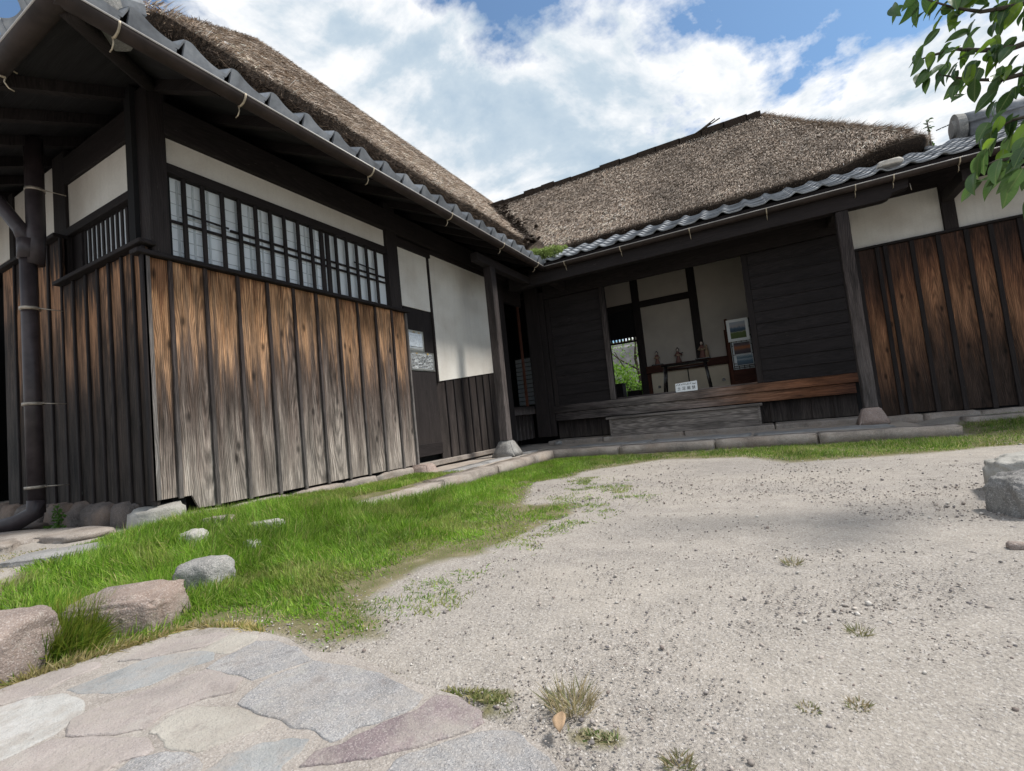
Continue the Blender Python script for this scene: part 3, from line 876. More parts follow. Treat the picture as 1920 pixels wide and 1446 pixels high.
# entrance step: grey plank box
step = group_part('step', FR, -2.06, -.10, .15, .398, -YR + .06, -YR + .335, 'grey_plank_h', 'weathered grey wooden step below the open doorway')
sub(piece('tread', FR, -2.115, -.055, .400, .432, -YR + .057, -YR + .385, 'grey_plank_h', None, None, bev=.004), step)
for k in range(3):
    sub(piece('plank', FR, -2.05, -.11, .153 + k * .082, .231 + k * .082, -YR + .337, -YR + .357 + .002 * (k % 2), 'grey_plank_h', None, None, bev=.002), step)
for u in (-2.075, -.115):
    sub(piece('step_end', FR, u, u + .03, .15, .397, -YR + .07, -YR + .362, 'grey_plank_h', None, None, bev=.002), step)

# stone sills under the low boards
for a, b in ((-3.08, -2.2), (-2.19, -1.05), (-1.04, .05), (.06, 1.15)):
    part(piece('foundation_stone', FR, a, b, .055, .152 + random.uniform(-.006, .004), -YR - .12, -YR + .40, 'kerb_granite', None, None, bev=.015))

# ---- right cladding x 1.1 .. 5
wallR = group_part('wall', FR, 1.10, 5.2, .10, TOP, -YR - .12, -YR - .06, 'black_void', 'brown boarded wall at the right end')
sr = [1.08, 1.21, 1.42, 1.50, 1.755, 2.0, 2.25, 2.46, 2.70, 2.94, 3.18, 3.42, 3.66, 3.9, 4.14, 4.38, 4.62, 4.9, 5.15]
for i in range(len(sr) - 1):
    a, b = sr[i], sr[i + 1]
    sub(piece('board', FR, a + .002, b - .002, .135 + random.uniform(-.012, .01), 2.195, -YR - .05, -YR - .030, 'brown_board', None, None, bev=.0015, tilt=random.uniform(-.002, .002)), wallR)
    if i:
        sub(piece('batten', FR, a - .022, a + .022, .125, 2.194, -YR - .0295, -YR - .004, 'dark_timber', None, None, bev=.003), wallR)
part(piece('rail', FR, 1.08, 5.2, 2.197, 2.225, -YR - .06, -YR + .012, 'dark_timber_h', None, None, bev=.003))
for a, b, lab in ((1.09, 2.075, 'plaster panel right of the porch post'), (2.205, 3.3, 'plaster panel behind the leaves'), (3.43, 4.6, None)):
    part(piece('plaster_panel', FR, a, b, 2.227, 2.765, -YR - .10, -YR - .05, 'plaster', None, lab, bev=0))
for a in (2.077, 3.302):
    part(piece('post', FR, a, a + .126, 2.226, 2.80, -YR - .08, -YR - .015, 'dark_timber', None, None, bev=.004))
part(piece('beam', FR, 1.09, 5.2, 2.767, TOP, -YR - .10, -YR - .02, 'dark_timber_h', None, None, bev=.003))
# foundation stones of the right end
# ---- porch beam and posts under the eave
nose = [(-3.3, 2.52), (1.40, 2.52), (1.45, 2.535), (1.475, 2.575), (1.62, 2.60), (1.63, 2.70), (-3.3, 2.70)]
part(prism('beam', nose, -6.62, -6.50, FR, 'dark_timber_h', None, 'long porch beam with a carved nose', bev=.004))
part(piece('post', FR, .945, 1.07, .275, 2.518, -6.63, -6.505, 'worn_post', None, 'weathered porch post on a tapered stone', bev=.008))
part(piece('post', FL, 5.30, 5.42, .285, 2.55, -3.04, -2.92, 'worn_post', None, 'weathered porch post by the inner corner', bev=.008))
part(piece('beam', FL, 5.0, 6.6, 2.552, 2.66, -3.03, -2.93, 'dark_timber_h', None, None, bev=.004))
for x0 in (-2.7, 1.0, 2.14, 3.36):
    part(piece('tie_beam', FL, 6.62, YR + .02, 2.56, 2.68, x0 - .05, x0 + .05, 'dark_timber', None, None, bev=.003))


def footing(x, y, z0, b, t, h, mt, rz=0.0, lab=None):
    bm = bmesh.new()
    v = bmbox(bm, -b / 2, b / 2, -b / 2, b / 2, 0, h)
    for q in v[4:]:
        q.co.x *= t / b
        q.co.y *= t / b
    bmesh.ops.bevel(bm, geom=bm.edges[:], offset=.012, segments=2, affect='EDGES')
    bmesh.ops.subdivide_edges(bm, edges=bm.edges[:], cuts=2, use_grid_fill=True)
    for q in bm.verts:
        q.co += Vector((noise.noise(q.co * 14), noise.noise(q.co * 14 + Vector((5, 0, 0))), 0)) * .006
    return part(link('footing', tomesh(bm, 'footing', True), mt, None, lab, loc=(x, y, z0), rot=(0, 0, rz)))


footing(1.008, 6.567, .085, .29, .155, .19, 'footing_granite', 0, 'tapered pinkish stone under the right porch post')
footing(-2.98, 5.36, .085, .33, .16, .20, 'grey_granite', .1, 'tapered grey stone under the left porch post')
footing(-3.33, 4.10, .05, .26, .17, .115, 'footing_granite', 0.1, 'short pink stone under the end of the cladding')

# ---- rocks under the left wing
specs = []
yy = 1.62
for w in (.42, .5, .55, .4, .6):
    specs.append((XL - .07, yy + w / 2, .10, w / 2 * 1.03, .07, .115))
    yy += w
for i, (x0, y0, w, d, h) in enumerate([(s[0], s[1], s[4], s[3], s[5]) for s in specs]):
    part(link('foundation_stone', rock_mesh('foundation_stone', (w + .03, d, h * .9), 3.3 + i, box=.4, rough=.14, sub=3), 'kerb_granite', None, None, loc=(x0, y0, .05)))
xx = XL + .06
for i, w in enumerate((.30, .20, .42, .22, .36, .24, .34, .3, .3)):
    mt = 'pale_granite' if i == 0 else 'foundation_rock'
    hh = .20 if i else .17
    part(link('foundation_stone', rock_mesh('foundation_stone', (w / 2 * 1.04, .13, hh), 9.1 + i, box=.42, rough=.17, sub=3), mt, None, None, loc=(xx - w / 2, YS + .04, .07)))
    xx -= w

# ---- roofs ------------------------------------------------------------------------
GXL, GYR, GYS = -2.685, 6.447, .957     # gutter centre lines (left wing x, right wing y, end wall y)
PIT = .45
ZE = 2.79                           # roof board height at the eave line


def roofdeck(pts, th, mt, name, lab=None):
    bm = bmesh.new()
    a = [bm.verts.new(p) for p in pts]
    b = [bm.verts.new((p[0], p[1], p[2] - th)) for p in pts]
    n = len(pts)
    bm.faces.new(a)
    bm.faces.new(b[::-1])
    for i in range(n):
        bm.faces.new((a[i], a[(i + 1) % n], b[(i + 1) % n], b[i]))
    bmesh.ops.recalc_face_normals(bm, faces=bm.faces)
    return part(link(name, tomesh(bm, name), mt, None, lab))


dz = PIT * 1.25
xe, ye, ys = GXL - .01, GYR + .01, GYS + .01
deckL = roofdeck([(xe, ys, ZE), (xe, ye, ZE), (xe - 1.25, ye + 1.25, ZE + dz), (xe - 1.25, ys + 1.25, ZE + dz)], .02, 'soffit_board', 'tile_roof', 'narrow grey tiled roof along the left wing')
deckR = roofdeck([(xe, ye, ZE), (5.4, ye, ZE), (5.4, ye + 1.7, ZE + PIT * 1.7), (xe - 1.25, ye + 1.7, ZE + PIT * 1.7), (xe - 1.25, ye + 1.25, ZE + dz)], .02, 'soffit_board', 'tile_roof', 'grey wavy tiled roof along the right wing')
deckS = roofdeck([(xe, ys, ZE), (xe - 1.25, ys + 1.25, ZE + dz), (-9.5, ys + 1.25, ZE + dz), (-9.5, ys, ZE)], .02, 'soffit_board', 'tile_roof', 'grey tiled roof over the end wall')
# rafters
k = 0
yv = 1.7
while yv < 6.3:
    bm = bmesh.new()
    v = bmbox(bm, -1.0, -.03, -.03, .03, -.075, 0)
    for q in bm.verts:
        q.co.z += -q.co.x * PIT
    part(link('rafter', tomesh(bm, 'rafter'), 'dark_timber_h', None, None, loc=(xe, yv, ZE - .022)))
    yv += .455
xv = -2.4
while xv < 5.2:
    bm = bmesh.new()
    v = bmbox(bm, -.03, .03, .03, 1.0, -.075, 0)
    for q in bm.verts:
        q.co.z += q.co.y * PIT
    part(link('rafter', tomesh(bm, 'rafter'), 'dark_timber', None, None, loc=(xv, ye, ZE - .022)))
    xv += .455
xv = -3.6
while xv > -8:
    bm = bmesh.new()
    v = bmbox(bm, -.03, .03, .03, .9, -.075, 0)
    for q in bm.verts:
        q.co.z += q.co.y * PIT
    part(link('rafter', tomesh(bm, 'rafter'), 'dark_timber', None, None, loc=(xv, ys, ZE - .022)))
    xv -= .455
# hip rafter at the near corner and fascia strips
part(tube('rafter', [(xe - .03, ys + .03, ZE - .07), (xe - .9, ys + .9, ZE - .07 + PIT * .9)], .045, 'dark_timber', None, 6, 'diagonal hip rafter at the near corner'))
part(piece('fascia', FL, ys - .02, ye, ZE - .055, ZE + .012, xe - .03, xe + .002, 'dark_timber_h', None, None, bev=.002))
part(piece('fascia', FR, xe, 5.4, ZE - .055, ZE + .012, -ye - .03, -ye + .002, 'dark_timber_h', None, None, bev=.002))
part(piece('fascia', FR, -9.5, xe, ZE - .055, ZE + .012, -ys - .03, -ys + .002, 'dark_timber_h', None, None, bev=.002))


def tile_mesh(front=False, soft=False):
    """one wavy clay tile: x across (0..0.265), y up the slope, z thickness"""
    W_, Lg = .265, .25
    n = 14
    bm = bmesh.new()

    def prof(t):
        if soft:
            return .034 * math.exp(-((t - .16) / .15) ** 2) + .034 * math.exp(-((t - 1.16) / .15) ** 2) - .006 * math.sin(math.pi * t)
        if t < .20:
            return .046 + .006 * math.sin(math.pi * t / .20)
        if t > .93:
            return .046 * (t - .93) / .07
        q = (t - .20) / .73
        return .046 * (1 - q) ** 2.0 - .004 * math.sin(math.pi * q)
    ts = [i / n for i in range(n + 1)]
    th = .014 if soft else .020
    rows = []
    for yy_, dz_ in ((0, 0.018), (Lg, 0.0)):
        rows.append(([bm.verts.new((t * W_, yy_, prof(t) + dz_ + th)) for t in ts], [bm.verts.new((t * W_, yy_, prof(t) + dz_)) for t in ts]))
    (t0, b0), (t1, b1) = rows
    for i in range(n):
        bm.faces.new((t0[i], t0[i + 1], t1[i + 1], t1[i]))
        bm.faces.new((t0[i + 1], t0[i], b0[i], b0[i + 1]))
        bm.faces.new((b0[i], b1[i], b1[i + 1], b0[i + 1]))
    bm.faces.new((t0[0], t1[0], b1[0], b0[0]))
    bm.faces.new((t0[n], b0[n], b1[n], t1[n]))
    if front:
        # pendant face of the eave tile under the hump
        bmbox(bm, .004, .056, -.008, .012, -.024, .080)
        v = bmbox(bm, .056, .236, -.005, .010, -.020, .045)
        for q in v:
            if q.co.x > .2 and q.co.z > 0:
                q.co.z = .012
            if q.co.x < .1 and q.co.z > 0:
                q.co.z = .060
    bmesh.ops.recalc_face_normals(bm, faces=bm.faces)
    me = tomesh(bm, 'roof_tile', False)
    for p in me.polygons:
        p.use_smooth = abs(p.normal.z) > .55
    me.materials.append(MAT['clay_tile'])
    return me


TM, TMF, TMS = tile_mesh(), tile_mesh(True), tile_mesh(False, True)
ang = math.atan(PIT)
EXPO = .208


def lay(deck, rowf, ncol, u_start, rz, nrow, limit, soft=False):
    """rowf(u, s) -> world point at distance s (horizontal) up the slope"""
    cnt = 0
    for r in range(nrow):
        for c in range(ncol):
            u = u_start + c * .265
            s = r * EXPO * math.cos(ang) - .03
            if not limit(u, s, r):
                continue
            x_, y_ = rowf(u, s)
            o = bpy.data.objects.new('roof_tile', TMS if soft else (TMF if r == 0 else TM))
            COL.objects.link(o)
            o.location = (x_, y_, ZE + .008 + s * PIT + random.uniform(-.002, .002))
            o.rotation_euler = (ang + random.uniform(-.01, .01), random.uniform(-.008, .008), rz + random.uniform(-.006, .006))
            sub(o, deck)
            cnt += 1
    return cnt


# left wing: tiles run up towards -X ; local x -> +Y, local y -> -X
cL = lay(deckL, lambda u, s: (xe - s, u), 21, .95, math.pi / 2, 5, lambda u, s, r: u + .2 > ys + s and u < ye + s - .05)
cR = lay(deckR, lambda u, s: (u, ye + s), 30, -3.42, 0.0, 8, lambda u, s, r: (u > xe - s - .15) and (r < 6 or u > 1.95), soft=True)
# end wall roof: only its edge shows, joined
bm = bmesh.new()
for c in range(25):
    for r in range(5):
        x0 = xe - .3 - c * .265
        s = r * EXPO * math.cos(ang) - .03
        if x0 + .1 > xe - s:
            continue
        M = Matrix.Translation((x0, ys + s, ZE + .008 + s * PIT)) @ Euler((ang, 0, 0)).to_matrix().to_4x4()
        t = bmesh.new()
        t.from_mesh(TMF if r == 0 else TM)
        t.transform(M)
        me_ = bpy.data.meshes.new('tmp')
        t.to_mesh(me_)
        t.free()
        bm.from_mesh(me_)
        bpy.data.meshes.remove(me_)
o = link('roof_tile', tomesh(bm, 'roof_tile'), 'clay_tile')
o['kind'] = 'stuff'
sub(o, deckS)

# hip ridge with end tile above the near corner
bm = bmesh.new()
for i in range(7):
    p0 = Vector((xe + .02 - i * .17, ys - .02 + i * .17, ZE + .11 + i * .17 * PIT))
    p1 = p0 + Vector((-.185, .185, .19 * PIT))
    tube_bm(bm, [p0, p1], [.085, .075], 14)
bmesh.ops.recalc_face_normals(bm, faces=bm.faces)
part(link('ridge_tile', tomesh(bm, 'ridge_tile', True), 'clay_tile', None, 'hip ridge tiles above the near corner'))
stone('lichen_tile', (0.20, 0.20, 0.19), (0.10, 0.10, 0.10), (0.30, 0.30, 0.29), speck=0.3, sc=.6, lichen=0.8)
o = link('ridge_end_tile', rock_mesh('ridge_end_tile', (.13, .10, .30), 2.2, box=.5, rough=.10, sub=3), 'lichen_tile', None, 'mottled grey ornamental tile ending the hip ridge', loc=(xe - .16, ys + .24, ZE + .03), rot=(0, 0, R_(-45)))
part(o)

# ridge of the tiled right end
bm = bmesh.new()
RY, RZ = 8.02, ZE + PIT * (8.02 - ye) + .06
for i in range(10):
    tube_bm(bm, [(2.62 + i * .3, RY, RZ + .17), (2.93 + i * .3, RY, RZ + .165)], [.105, .098], 16)
bmbox(bm, 2.66, 5.4, RY - .11, RY + .11, RZ - .06, RZ + .10)
bmbox(bm, 2.64, 5.4, RY - .13, RY + .13, RZ + .10, RZ + .125)
bmesh.ops.recalc_face_normals(bm, faces=bm.faces)
part(link('ridge_tile', tomesh(bm, 'ridge_tile', True), 'clay_tile', None, 'round grey ridge tiles at the upper right'))
bm = bmesh.new()
bmesh.ops.create_cone(bm, cap_ends=True, segments=24, radius1=.19, radius2=.17, depth=.09, matrix=Matrix.Translation((2.58, RY, RZ + .10)) @ Matrix.Rotation(R_(90), 4, 'Y'))
bmesh.ops.create_cone(bm, cap_ends=True, segments=24, radius1=.12, radius2=.10, depth=.05, matrix=Matrix.Translation((2.53, RY, RZ + .11)) @ Matrix.Rotation(R_(-90), 4, 'Y'))
part(link('ridge_end_tile', tomesh(bm, 'ridge_end_tile', False), 'lichen_tile', None, 'round ridge end tile at the upper right'))
# back slope of that roof
roofdeck([(1.9, RY - .01, RZ - .05), (5.4, RY - .01, RZ - .05), (5.4, RY + 1.7, RZ - .8), (1.9, RY + 1.7, RZ - .8)], .04, 'clay_tile', 'roof_slope', 'back slope of the tiled right end')
part(link('mortar_lump', rock_mesh('mortar_lump', (.11, .06, .06), 5.5, box=.7, rough=.15, sub=3), 'mortar', None, 'pale lump of mortar on the tiles', loc=(1.49, 6.50, ZE + .085), rot=(0, .0, .1)))

# gutters: half round troughs with a pale rolled rim


def gutter(name, p0, p1, out, lab):
    p0, p1 = Vector(p0), Vector(p1)
    d = (p1 - p0)
    Lg = d.length
    d.normalize()
    out = Vector(out)
    bm = bmesh.new()
    r, seg, N = .051, 12, 12
    rings = []
    for i in range(N + 1):
        c = p0 + d * Lg * i / N + Vector((0, 0, (noise.noise(Vector((i * 1.7, out.x * 3, 1))) * .006)))
        ring = []
        for k in range(seg + 1):
            a = math.pi * k / seg
            ring.append(bm.verts.new(c + out * math.cos(a) * r + Vector((0, 0, -math.sin(a) * r))))
        for k in range(seg, -1, -1):
            a = math.pi * k / seg
            ring.append(bm.verts.new(c + out * math.cos(a) * (r - .004) + Vector((0, 0, -math.sin(a) * (r - .004)))))
        rings.append(ring)
    n = len(rings[0])
    for a, b in zip(rings, rings[1:]):
        for k in range(n):
            bm.faces.new((a[k], a[(k + 1) % n], b[(k + 1) % n], b[k]))
    bm.faces.new(rings[0])
    bm.faces.new(rings[-1][::-1])
    bmesh.ops.recalc_face_normals(bm, faces=bm.faces)
    o = part(link(name, tomesh(bm, name, True), 'gutter_metal', None, lab))
    sub(tube('gutter_rim', [p0 + out * .051, p1 + out * .051], .0055, 'gutter_rim', None, 6), o)
    return o


def bracket(g_, c, out):
    c, out = Vector(c), Vector(out)
    pts = []
    for k in range(11):
        a = math.pi * (k / 10) * .62
        pts.append(c + out * math.cos(a) * .056 + Vector((0, 0, -math.sin(a) * .056)))
    bm = bmesh.new()
    tube_bm(bm, pts, .0065, 6)
    q = pts[-1]
    tail = [q, q + Vector((0, 0, -.03)) + out * .005, q + Vector((0, 0, -.055)) - out * .012, q + Vector((0, 0, -.06)) - out * .035]
    tube_bm(bm, tail, [.0045, .004, .0035, .003], 6)
    tube_bm(bm, [pts[0], pts[0] + Vector((0, 0, .012)) - out * .05, c - out * .07], .004, 6)
    bmesh.ops.recalc_face_normals(bm, faces=bm.faces)
    sub(link('bracket', tomesh(bm, 'bracket', True), 'brass_bracket'), g_)


ZG = 2.735
gL = gutter('gutter', (GXL, GYS - .02, ZG + .012), (GXL, GYR, ZG), (1, 0, 0), 'long rusty brown gutter along the left wing')
for yv in (1.17, 1.83, 2.94, 4.07, 5.19, 6.2):
    bracket(gL, (GXL, yv, ZG + .008), (1, 0, 0))
gR = gutter('gutter', (GXL, GYR, ZG), (5.4, GYR, ZG - .0), (0, -1, 0), 'rusty brown gutter along the right wing')
for xv in (-2.32, -1.5, -.6, .275, 1.15, 1.49, 2.03, 2.9):
    bracket(gR, (xv, GYR, ZG), (0, -1, 0))
gS = gutter('gutter', (GXL, GYS, ZG + .012), (-9.5, GYS, ZG - .02), (0, -1, 0), 'gutter along the end wall at the far left')
for xv in (-3.43, -4.6):
    bracket(gS, (xv, GYS, ZG), (0, -1, 0))

# thin iron bits under the porch beam nose
part(tube('iron_rod', [(1.64, 6.52, 2.64), (1.643, 6.51, 2.56)], .004, 'pipe_band', None, 6))


# ---- thatch
def thatch(name, fx, fy, zfun, nx, ny, under, lab, mt='thatch'):
    xs = np.linspace(fx[0], fx[1], nx)
    ys_ = np.linspace(fy[0], fy[1], ny)
    bm = bmesh.new()
    grid = []
    for yv in ys_:
        row = []
        for xv in xs:
            px_, py_ = under['round'](xv, yv)
            zv = zfun(px_, py_)
            nn = noise.fractal(Vector((px_ * 1.3, py_ * 1.3, 0)), 1.0, 2.0, 3) * .045 + noise.noise(Vector((px_ * 7, py_ * 7, 3))) * .018
            row.append(bm.verts.new((px_, py_, zv + nn)))
        grid.append(row)
    for a, b in zip(grid, grid[1:]):
        for i in range(len(xs) - 1):
            bm.faces.new((a[i], a[i + 1], b[i + 1], b[i]))
    # cut face and underside
    loop = grid[0][:] + [r[-1] for r in grid[1:]] + grid[-1][-2::-1] + [r[0] for r in grid[-2:0:-1]]
    cx = (fx[0] + fx[1]) / 2
    cy = (fy[0] + fy[1]) / 2
    prev = loop
    for inset, drop in ((.03, .10), (.12, .24), (.5, .30)):
        cur = []
        for v in loop:
            p = v.co
            sx = -1 if p.x > cx else 1
            sy = -1 if p.y > cy else 1
            ix = inset if abs(p.x - fx[0]) < .5 or abs(p.x - fx[1]) < .5 else 0
            iy = inset if abs(p.y - fy[0]) < .5 or abs(p.y - fy[1]) < .5 else 0
            jj = noise.noise(Vector((p.x * 9, p.y * 9, drop * 20))) * .02
            cur.append(bm.verts.new((p.x + sx * ix, p.y + sy * iy, p.z - drop * under['h'] / .3 + jj)))
        for i in range(len(loop)):
            j = (i + 1) % len(loop)
            f = bm.faces.new((prev[i], prev[j], cur[j], cur[i]))
            f.material_index = 1
        prev = cur
    bmesh.ops.recalc_face_normals(bm, faces=bm.faces)
    me = tomesh(bm, name, True)
    me.materials.append(MAT[mt])
    me.materials.append(MAT['thatch_cut'])
    return part(link(name, me, None, None, lab))


def smin(vals, k):
    s = sum(math.exp(-v / k) for v in vals)
    return -k * math.log(s)


def zL(x, y):
    a = 1.10 * (-3.5 - x)
    b = 1.12 * (y - 1.70)
    c = 1.10 * (x + 9.76)
    return 3.745 + max(0.0, smin((a, b, c, 40), .12))


def zR(x, y):
    a = 1.0 * (y - 7.5)
    b = 1.42 * (2.13 - x)
    c = 1.0 * (12.1 - y)
    return 3.36 + max(0.0, smin((a, b, c), .05)) + .13 * float(sst(1.0, 1.95, x))


def roundL(x, y):
    # round off the near eave corners
    r = .55
    for cx, sx in ((-3.5 - r, 1), (-9.76 + r, -1)):
        cy = 1.66 + r
        if (x - cx) * sx > 0 and y < cy:
            dx, dy = (x - cx) / r, (y - cy) / r
            m_ = max(abs(dx), abs(dy))
            L = math.hypot(dx, dy)
            if L > 1e-6:
                s = m_ / L
                s = 1 - (1 - s) * .8
                return cx + dx * r * s, cy + dy * r * s
    return x, y


def roundR(x, y):
    r = .3
    cx, cy = 2.18 - r, 7.5 + r
    if x > cx and y < cy:
        dx, dy = (x - cx) / r, (y - cy) / r
        m_ = max(abs(dx), abs(dy))
        L = math.hypot(dx, dy)
        if L > 1e-6:
            s = 1 - (1 - m_ / L) * .7
            return cx + dx * r * s, cy + dy * r * s
    return x, y


thL = thatch('thatch_roof', (-9.76, -3.5), (1.66, 15.0), zL, 90, 150, {'h': .34, 'round': roundL}, 'thick thatched roof of the left wing with a rounded near end')
thR = thatch('thatch_roof', (-5.6, 2.18), (7.5, 12.1), zR, 110, 70, {'h': .17, 'round': roundR}, 'lower thatched roof of the right wing')

cnt_v = 0


def blades(name, base, direc, nrm, length, width, tint, mt, parent_sub=None, kind='stuff', mid=0.5, curl=None):
    """many two-face strips: base, direction, side-normal, length, width arrays -> one mesh with colours"""
    n = len(base)
    side = np.cross(direc, nrm)
    side /= np.maximum(np.linalg.norm(side, axis=1, keepdims=True), 1e-6)
    w = width[:, None] * .5
    L = length[:, None]
    c = curl if curl is not None else np.zeros_like(base)
    p1 = base + direc * L * mid + c * L * .25
    p2 = base + direc * L + c * L
    V = np.empty((n, 5, 3))
    V[:, 0] = base - side * w
    V[:, 1] = base + side * w
    V[:, 2] = p1 - side * w * .85
    V[:, 3] = p1 + side * w * .85
    V[:, 4] = p2
    i0 = np.arange(n) * 5
    me = bpy.data.meshes.new(name)
    nv = n * 5
    me.vertices.add(nv)
    me.vertices.foreach_set('co', V.reshape(-1).astype(np.float32))
    nl = n * 7
    me.loops.add(nl)
    lp = np.stack([i0, i0 + 1, i0 + 3, i0 + 2, i0 + 2, i0 + 3, i0 + 4], 1)
    me.loops.foreach_set('vertex_index', lp.reshape(-1).astype(np.int32))
    me.polygons.add(n * 2)
    ls = np.stack([np.arange(n) * 7, np.arange(n) * 7 + 4], 1).reshape(-1)
    me.polygons.foreach_set('loop_start', ls.astype(np.int32))
    me.update(calc_edges=True)
    me.validate()
    at = me.attributes.new('tint', 'FLOAT_COLOR', 'POINT')
    c4 = np.ones((n, 5, 4), np.float32)
    c4[:, :, :3] = tint[:, None, :]
    at.data.foreach_set('color', c4.reshape(-1))
    o = link(name, me, mt)
    o['kind'] = kind
    if parent_sub is not None:
        sub(o, parent_sub)
    return o


def norm(a):
    return a / np.maximum(np.linalg.norm(a, axis=-1, keepdims=True), 1e-9)


def pal(n, cols, wts, var=.15):
    c = np.array(cols)[rng.choice(len(cols), n, p=np.array(wts) / sum(wts))]
    return c * (1 + rng.normal(0, var, (n, 1))).clip(.4, 1.8)


def straws(deck, xr, yr, zfun, down, n, face, keep):
    x_ = rng.uniform(*xr, n)
    y_ = rng.uniform(*yr, n)
    k = keep(x_, y_)
    x_, y_ = x_[k], y_[k]
    n = len(x_)
    z_ = np.array([zfun(a, b) for a, b in zip(x_, y_)])
    e = .02
    dzx = (np.array([zfun(a + e, b) for a, b in zip(x_, y_)]) - z_) / e
    dzy = (np.array([zfun(a, b + e) for a, b in zip(x_, y_)]) - z_) / e
    nr = norm(np.stack([-dzx, -dzy, np.ones(n)], 1))
    dn = np.stack([-dzx, -dzy, -(dzx ** 2 + dzy ** 2)], 1)
    dn = norm(dn + 1e-6)
    side = np.cross(nr, dn)
    d = norm(dn + side * rng.normal(0, .26, (n, 1)) + nr * rng.uniform(.04, .36, (n, 1)))
    base = np.stack([x_, y_, z_ + rng.uniform(-.02, .03, n)], 1) + nr * rng.uniform(-.005, .02, (n, 1))
    nn = norm(nr + rng.normal(0, .5, (n, 3)))
    L = rng.uniform(.045, .13, n)
    wd = rng.uniform(.003, .0075, n)
    blot = vnoise(x_, y_, 1.1, 3) * .5 + vnoise(x_, y_, 3.7, 5) * .5
    t = pal(n, [(.44, .36, .29), (.58, .49, .41), (.28, .21, .16), (.08, .06, .045), (.72, .63, .54)], [4, 3.6, 2.4, 1.7, 1.8])
    t *= (.50 + .95 * blot)[:, None]
    blades('straw', base, d, nn, L, wd, t.clip(0.01, .8), 'straw', deck)


straws(thL, (-6.8, -3.48), (1.7, 13.0), zL, None, 135000, None, lambda a, b: (a > -8) & (b > 1.7))
straws(thR, (-5.3, 2.2), (7.56, 10.0), zR, None, 130000, None, lambda a, b: (b < 10) & (a > -5.2 - (b - 9.8) * 1.0) & (a < 2.18))


def fringe(deck, pts, n, outv, cols, hang=.9, zr=(-.30, .03), L=(.05, .16)):
    """straw ends bristling from the cut eave face along a polyline"""
    pts = np.array(pts, float)
    seg = np.linalg.norm(np.diff(pts, axis=0), axis=1)
    cs = np.concatenate([[0], np.cumsum(seg)])
    s = rng.uniform(0, cs[-1], n)
    b = np.stack([np.interp(s, cs, pts[:, i]) for i in range(3)], 1)
    ov = np.stack([np.interp(s, cs, np.array(outv, float)[:, i]) for i in range(3)], 1)
    h = rng.uniform(0, 1, n)
    b[:, 2] += zr[0] + (zr[1] - zr[0]) * h
    b -= ov * ((1 - h) * .12 + .01)[:, None]
    d = norm(ov * rng.uniform(.3, 1.1, (n, 1)) + np.array([0, 0, -1]) * rng.uniform(.2, hang, (n, 1)) + rng.normal(0, .28, (n, 3)))
    t = pal(n, cols, [1] * len(cols), .3)
    blades('straw', b, d, norm(rng.normal(0, 1, (n, 3))), rng.uniform(*L, n), rng.uniform(.003, .007, n), t.clip(.006, .6), 'straw', deck)


dcols = [(.06, .042, .03), (.03, .02, .015), (.10, .072, .052), (.15, .11, .08)]
lpL = [(-3.5, 14, 3.71), (-3.5, 2.3, 3.71)] + [(-4.05 + .55 * math.cos(a) * 1.04, 2.21 + .55 * math.sin(a) * 1.04, 3.71) for a in np.linspace(0, -math.pi / 2, 8)] + [(-4.3, 1.66, 3.66)]
ovL = [(1, 0, 0), (1, 0, 0)] + [(math.cos(a), math.sin(a), 0) for a in np.linspace(0, -math.pi / 2, 8)] + [(0, -1, 0)]
fringe(thL, lpL, 26000, ovL, dcols, zr=(-.30, -.02), L=(.04, .12))
fringe(thL, lpL[:-5], 5000, ovL[:-5], [(.30, .23, .17), (.2, .15, .11)], zr=(-.05, .04), L=(.03, .08), hang=.5)
lpR = [(-4.5, 7.5, 3.36), (.9, 7.5, 3.36), (1.5, 7.51, 3.42), (1.75, 7.52, 3.46), (2.1, 7.62, 3.49), (2.2, 7.9, 3.5), (2.18, 10.5, 3.5)]
ovR = [(0, -1, 0), (0, -1, 0), (.1, -1, 0), (.2, -1, 0), (.7, -.7, 0), (1, -.2, 0), (1, 0, 0)]
fringe(thR, lpR, 14000, ovR, dcols, zr=(-.15, .03), L=(.03, .08))
fringe(thR, lpR, 5000, ovR, [(.30, .24, .19), (.2, .15, .12)], zr=(.02, .06), L=(.03, .06), hang=.2)
fringe(thR, lpR[2:], 5000, ovR[2:], [(.16, .12, .09), (.3, .24, .18), (.07, .05, .04)], zr=(-.02, .10), L=(.06, .16), hang=.3)
# bristly ridges and hips
hipR = [(.55, 9.75, 5.58), (1.07, 9.0, 4.85), (1.60, 8.25, 4.18), (2.05, 7.7, 3.65)]
fringe(thR, hipR, 6000, [(.9, .2, .35)] * 4, [(.26, .2, .15), (.14, .1, .07), (.4, .32, .25)], hang=.3, zr=(-.02, .05), L=(.06, .15))
rgL = [(-6.63, 15, 7.05), (-6.63, 5.9, 7.05), (-5.9, 4.2, 6.25), (-4.9, 3.3, 5.05)]
fringe(thL, rgL, 9000, [(.3, -.2, .9)] * 4, [(.2, .15, .11), (.1, .075, .055), (.3, .24, .18)], hang=.35, zr=(-.03, .02), L=(.05, .13))
fringe(thL, [(-5.6, 4.1, 5.85), (-4.7, 3.15, 4.85)], 1500, [(.3, -.5, .9)] * 2, [(.2, .15, .11), (.3, .24, .18)], hang=.25, zr=(-.05, .03), L=(.05, .13))
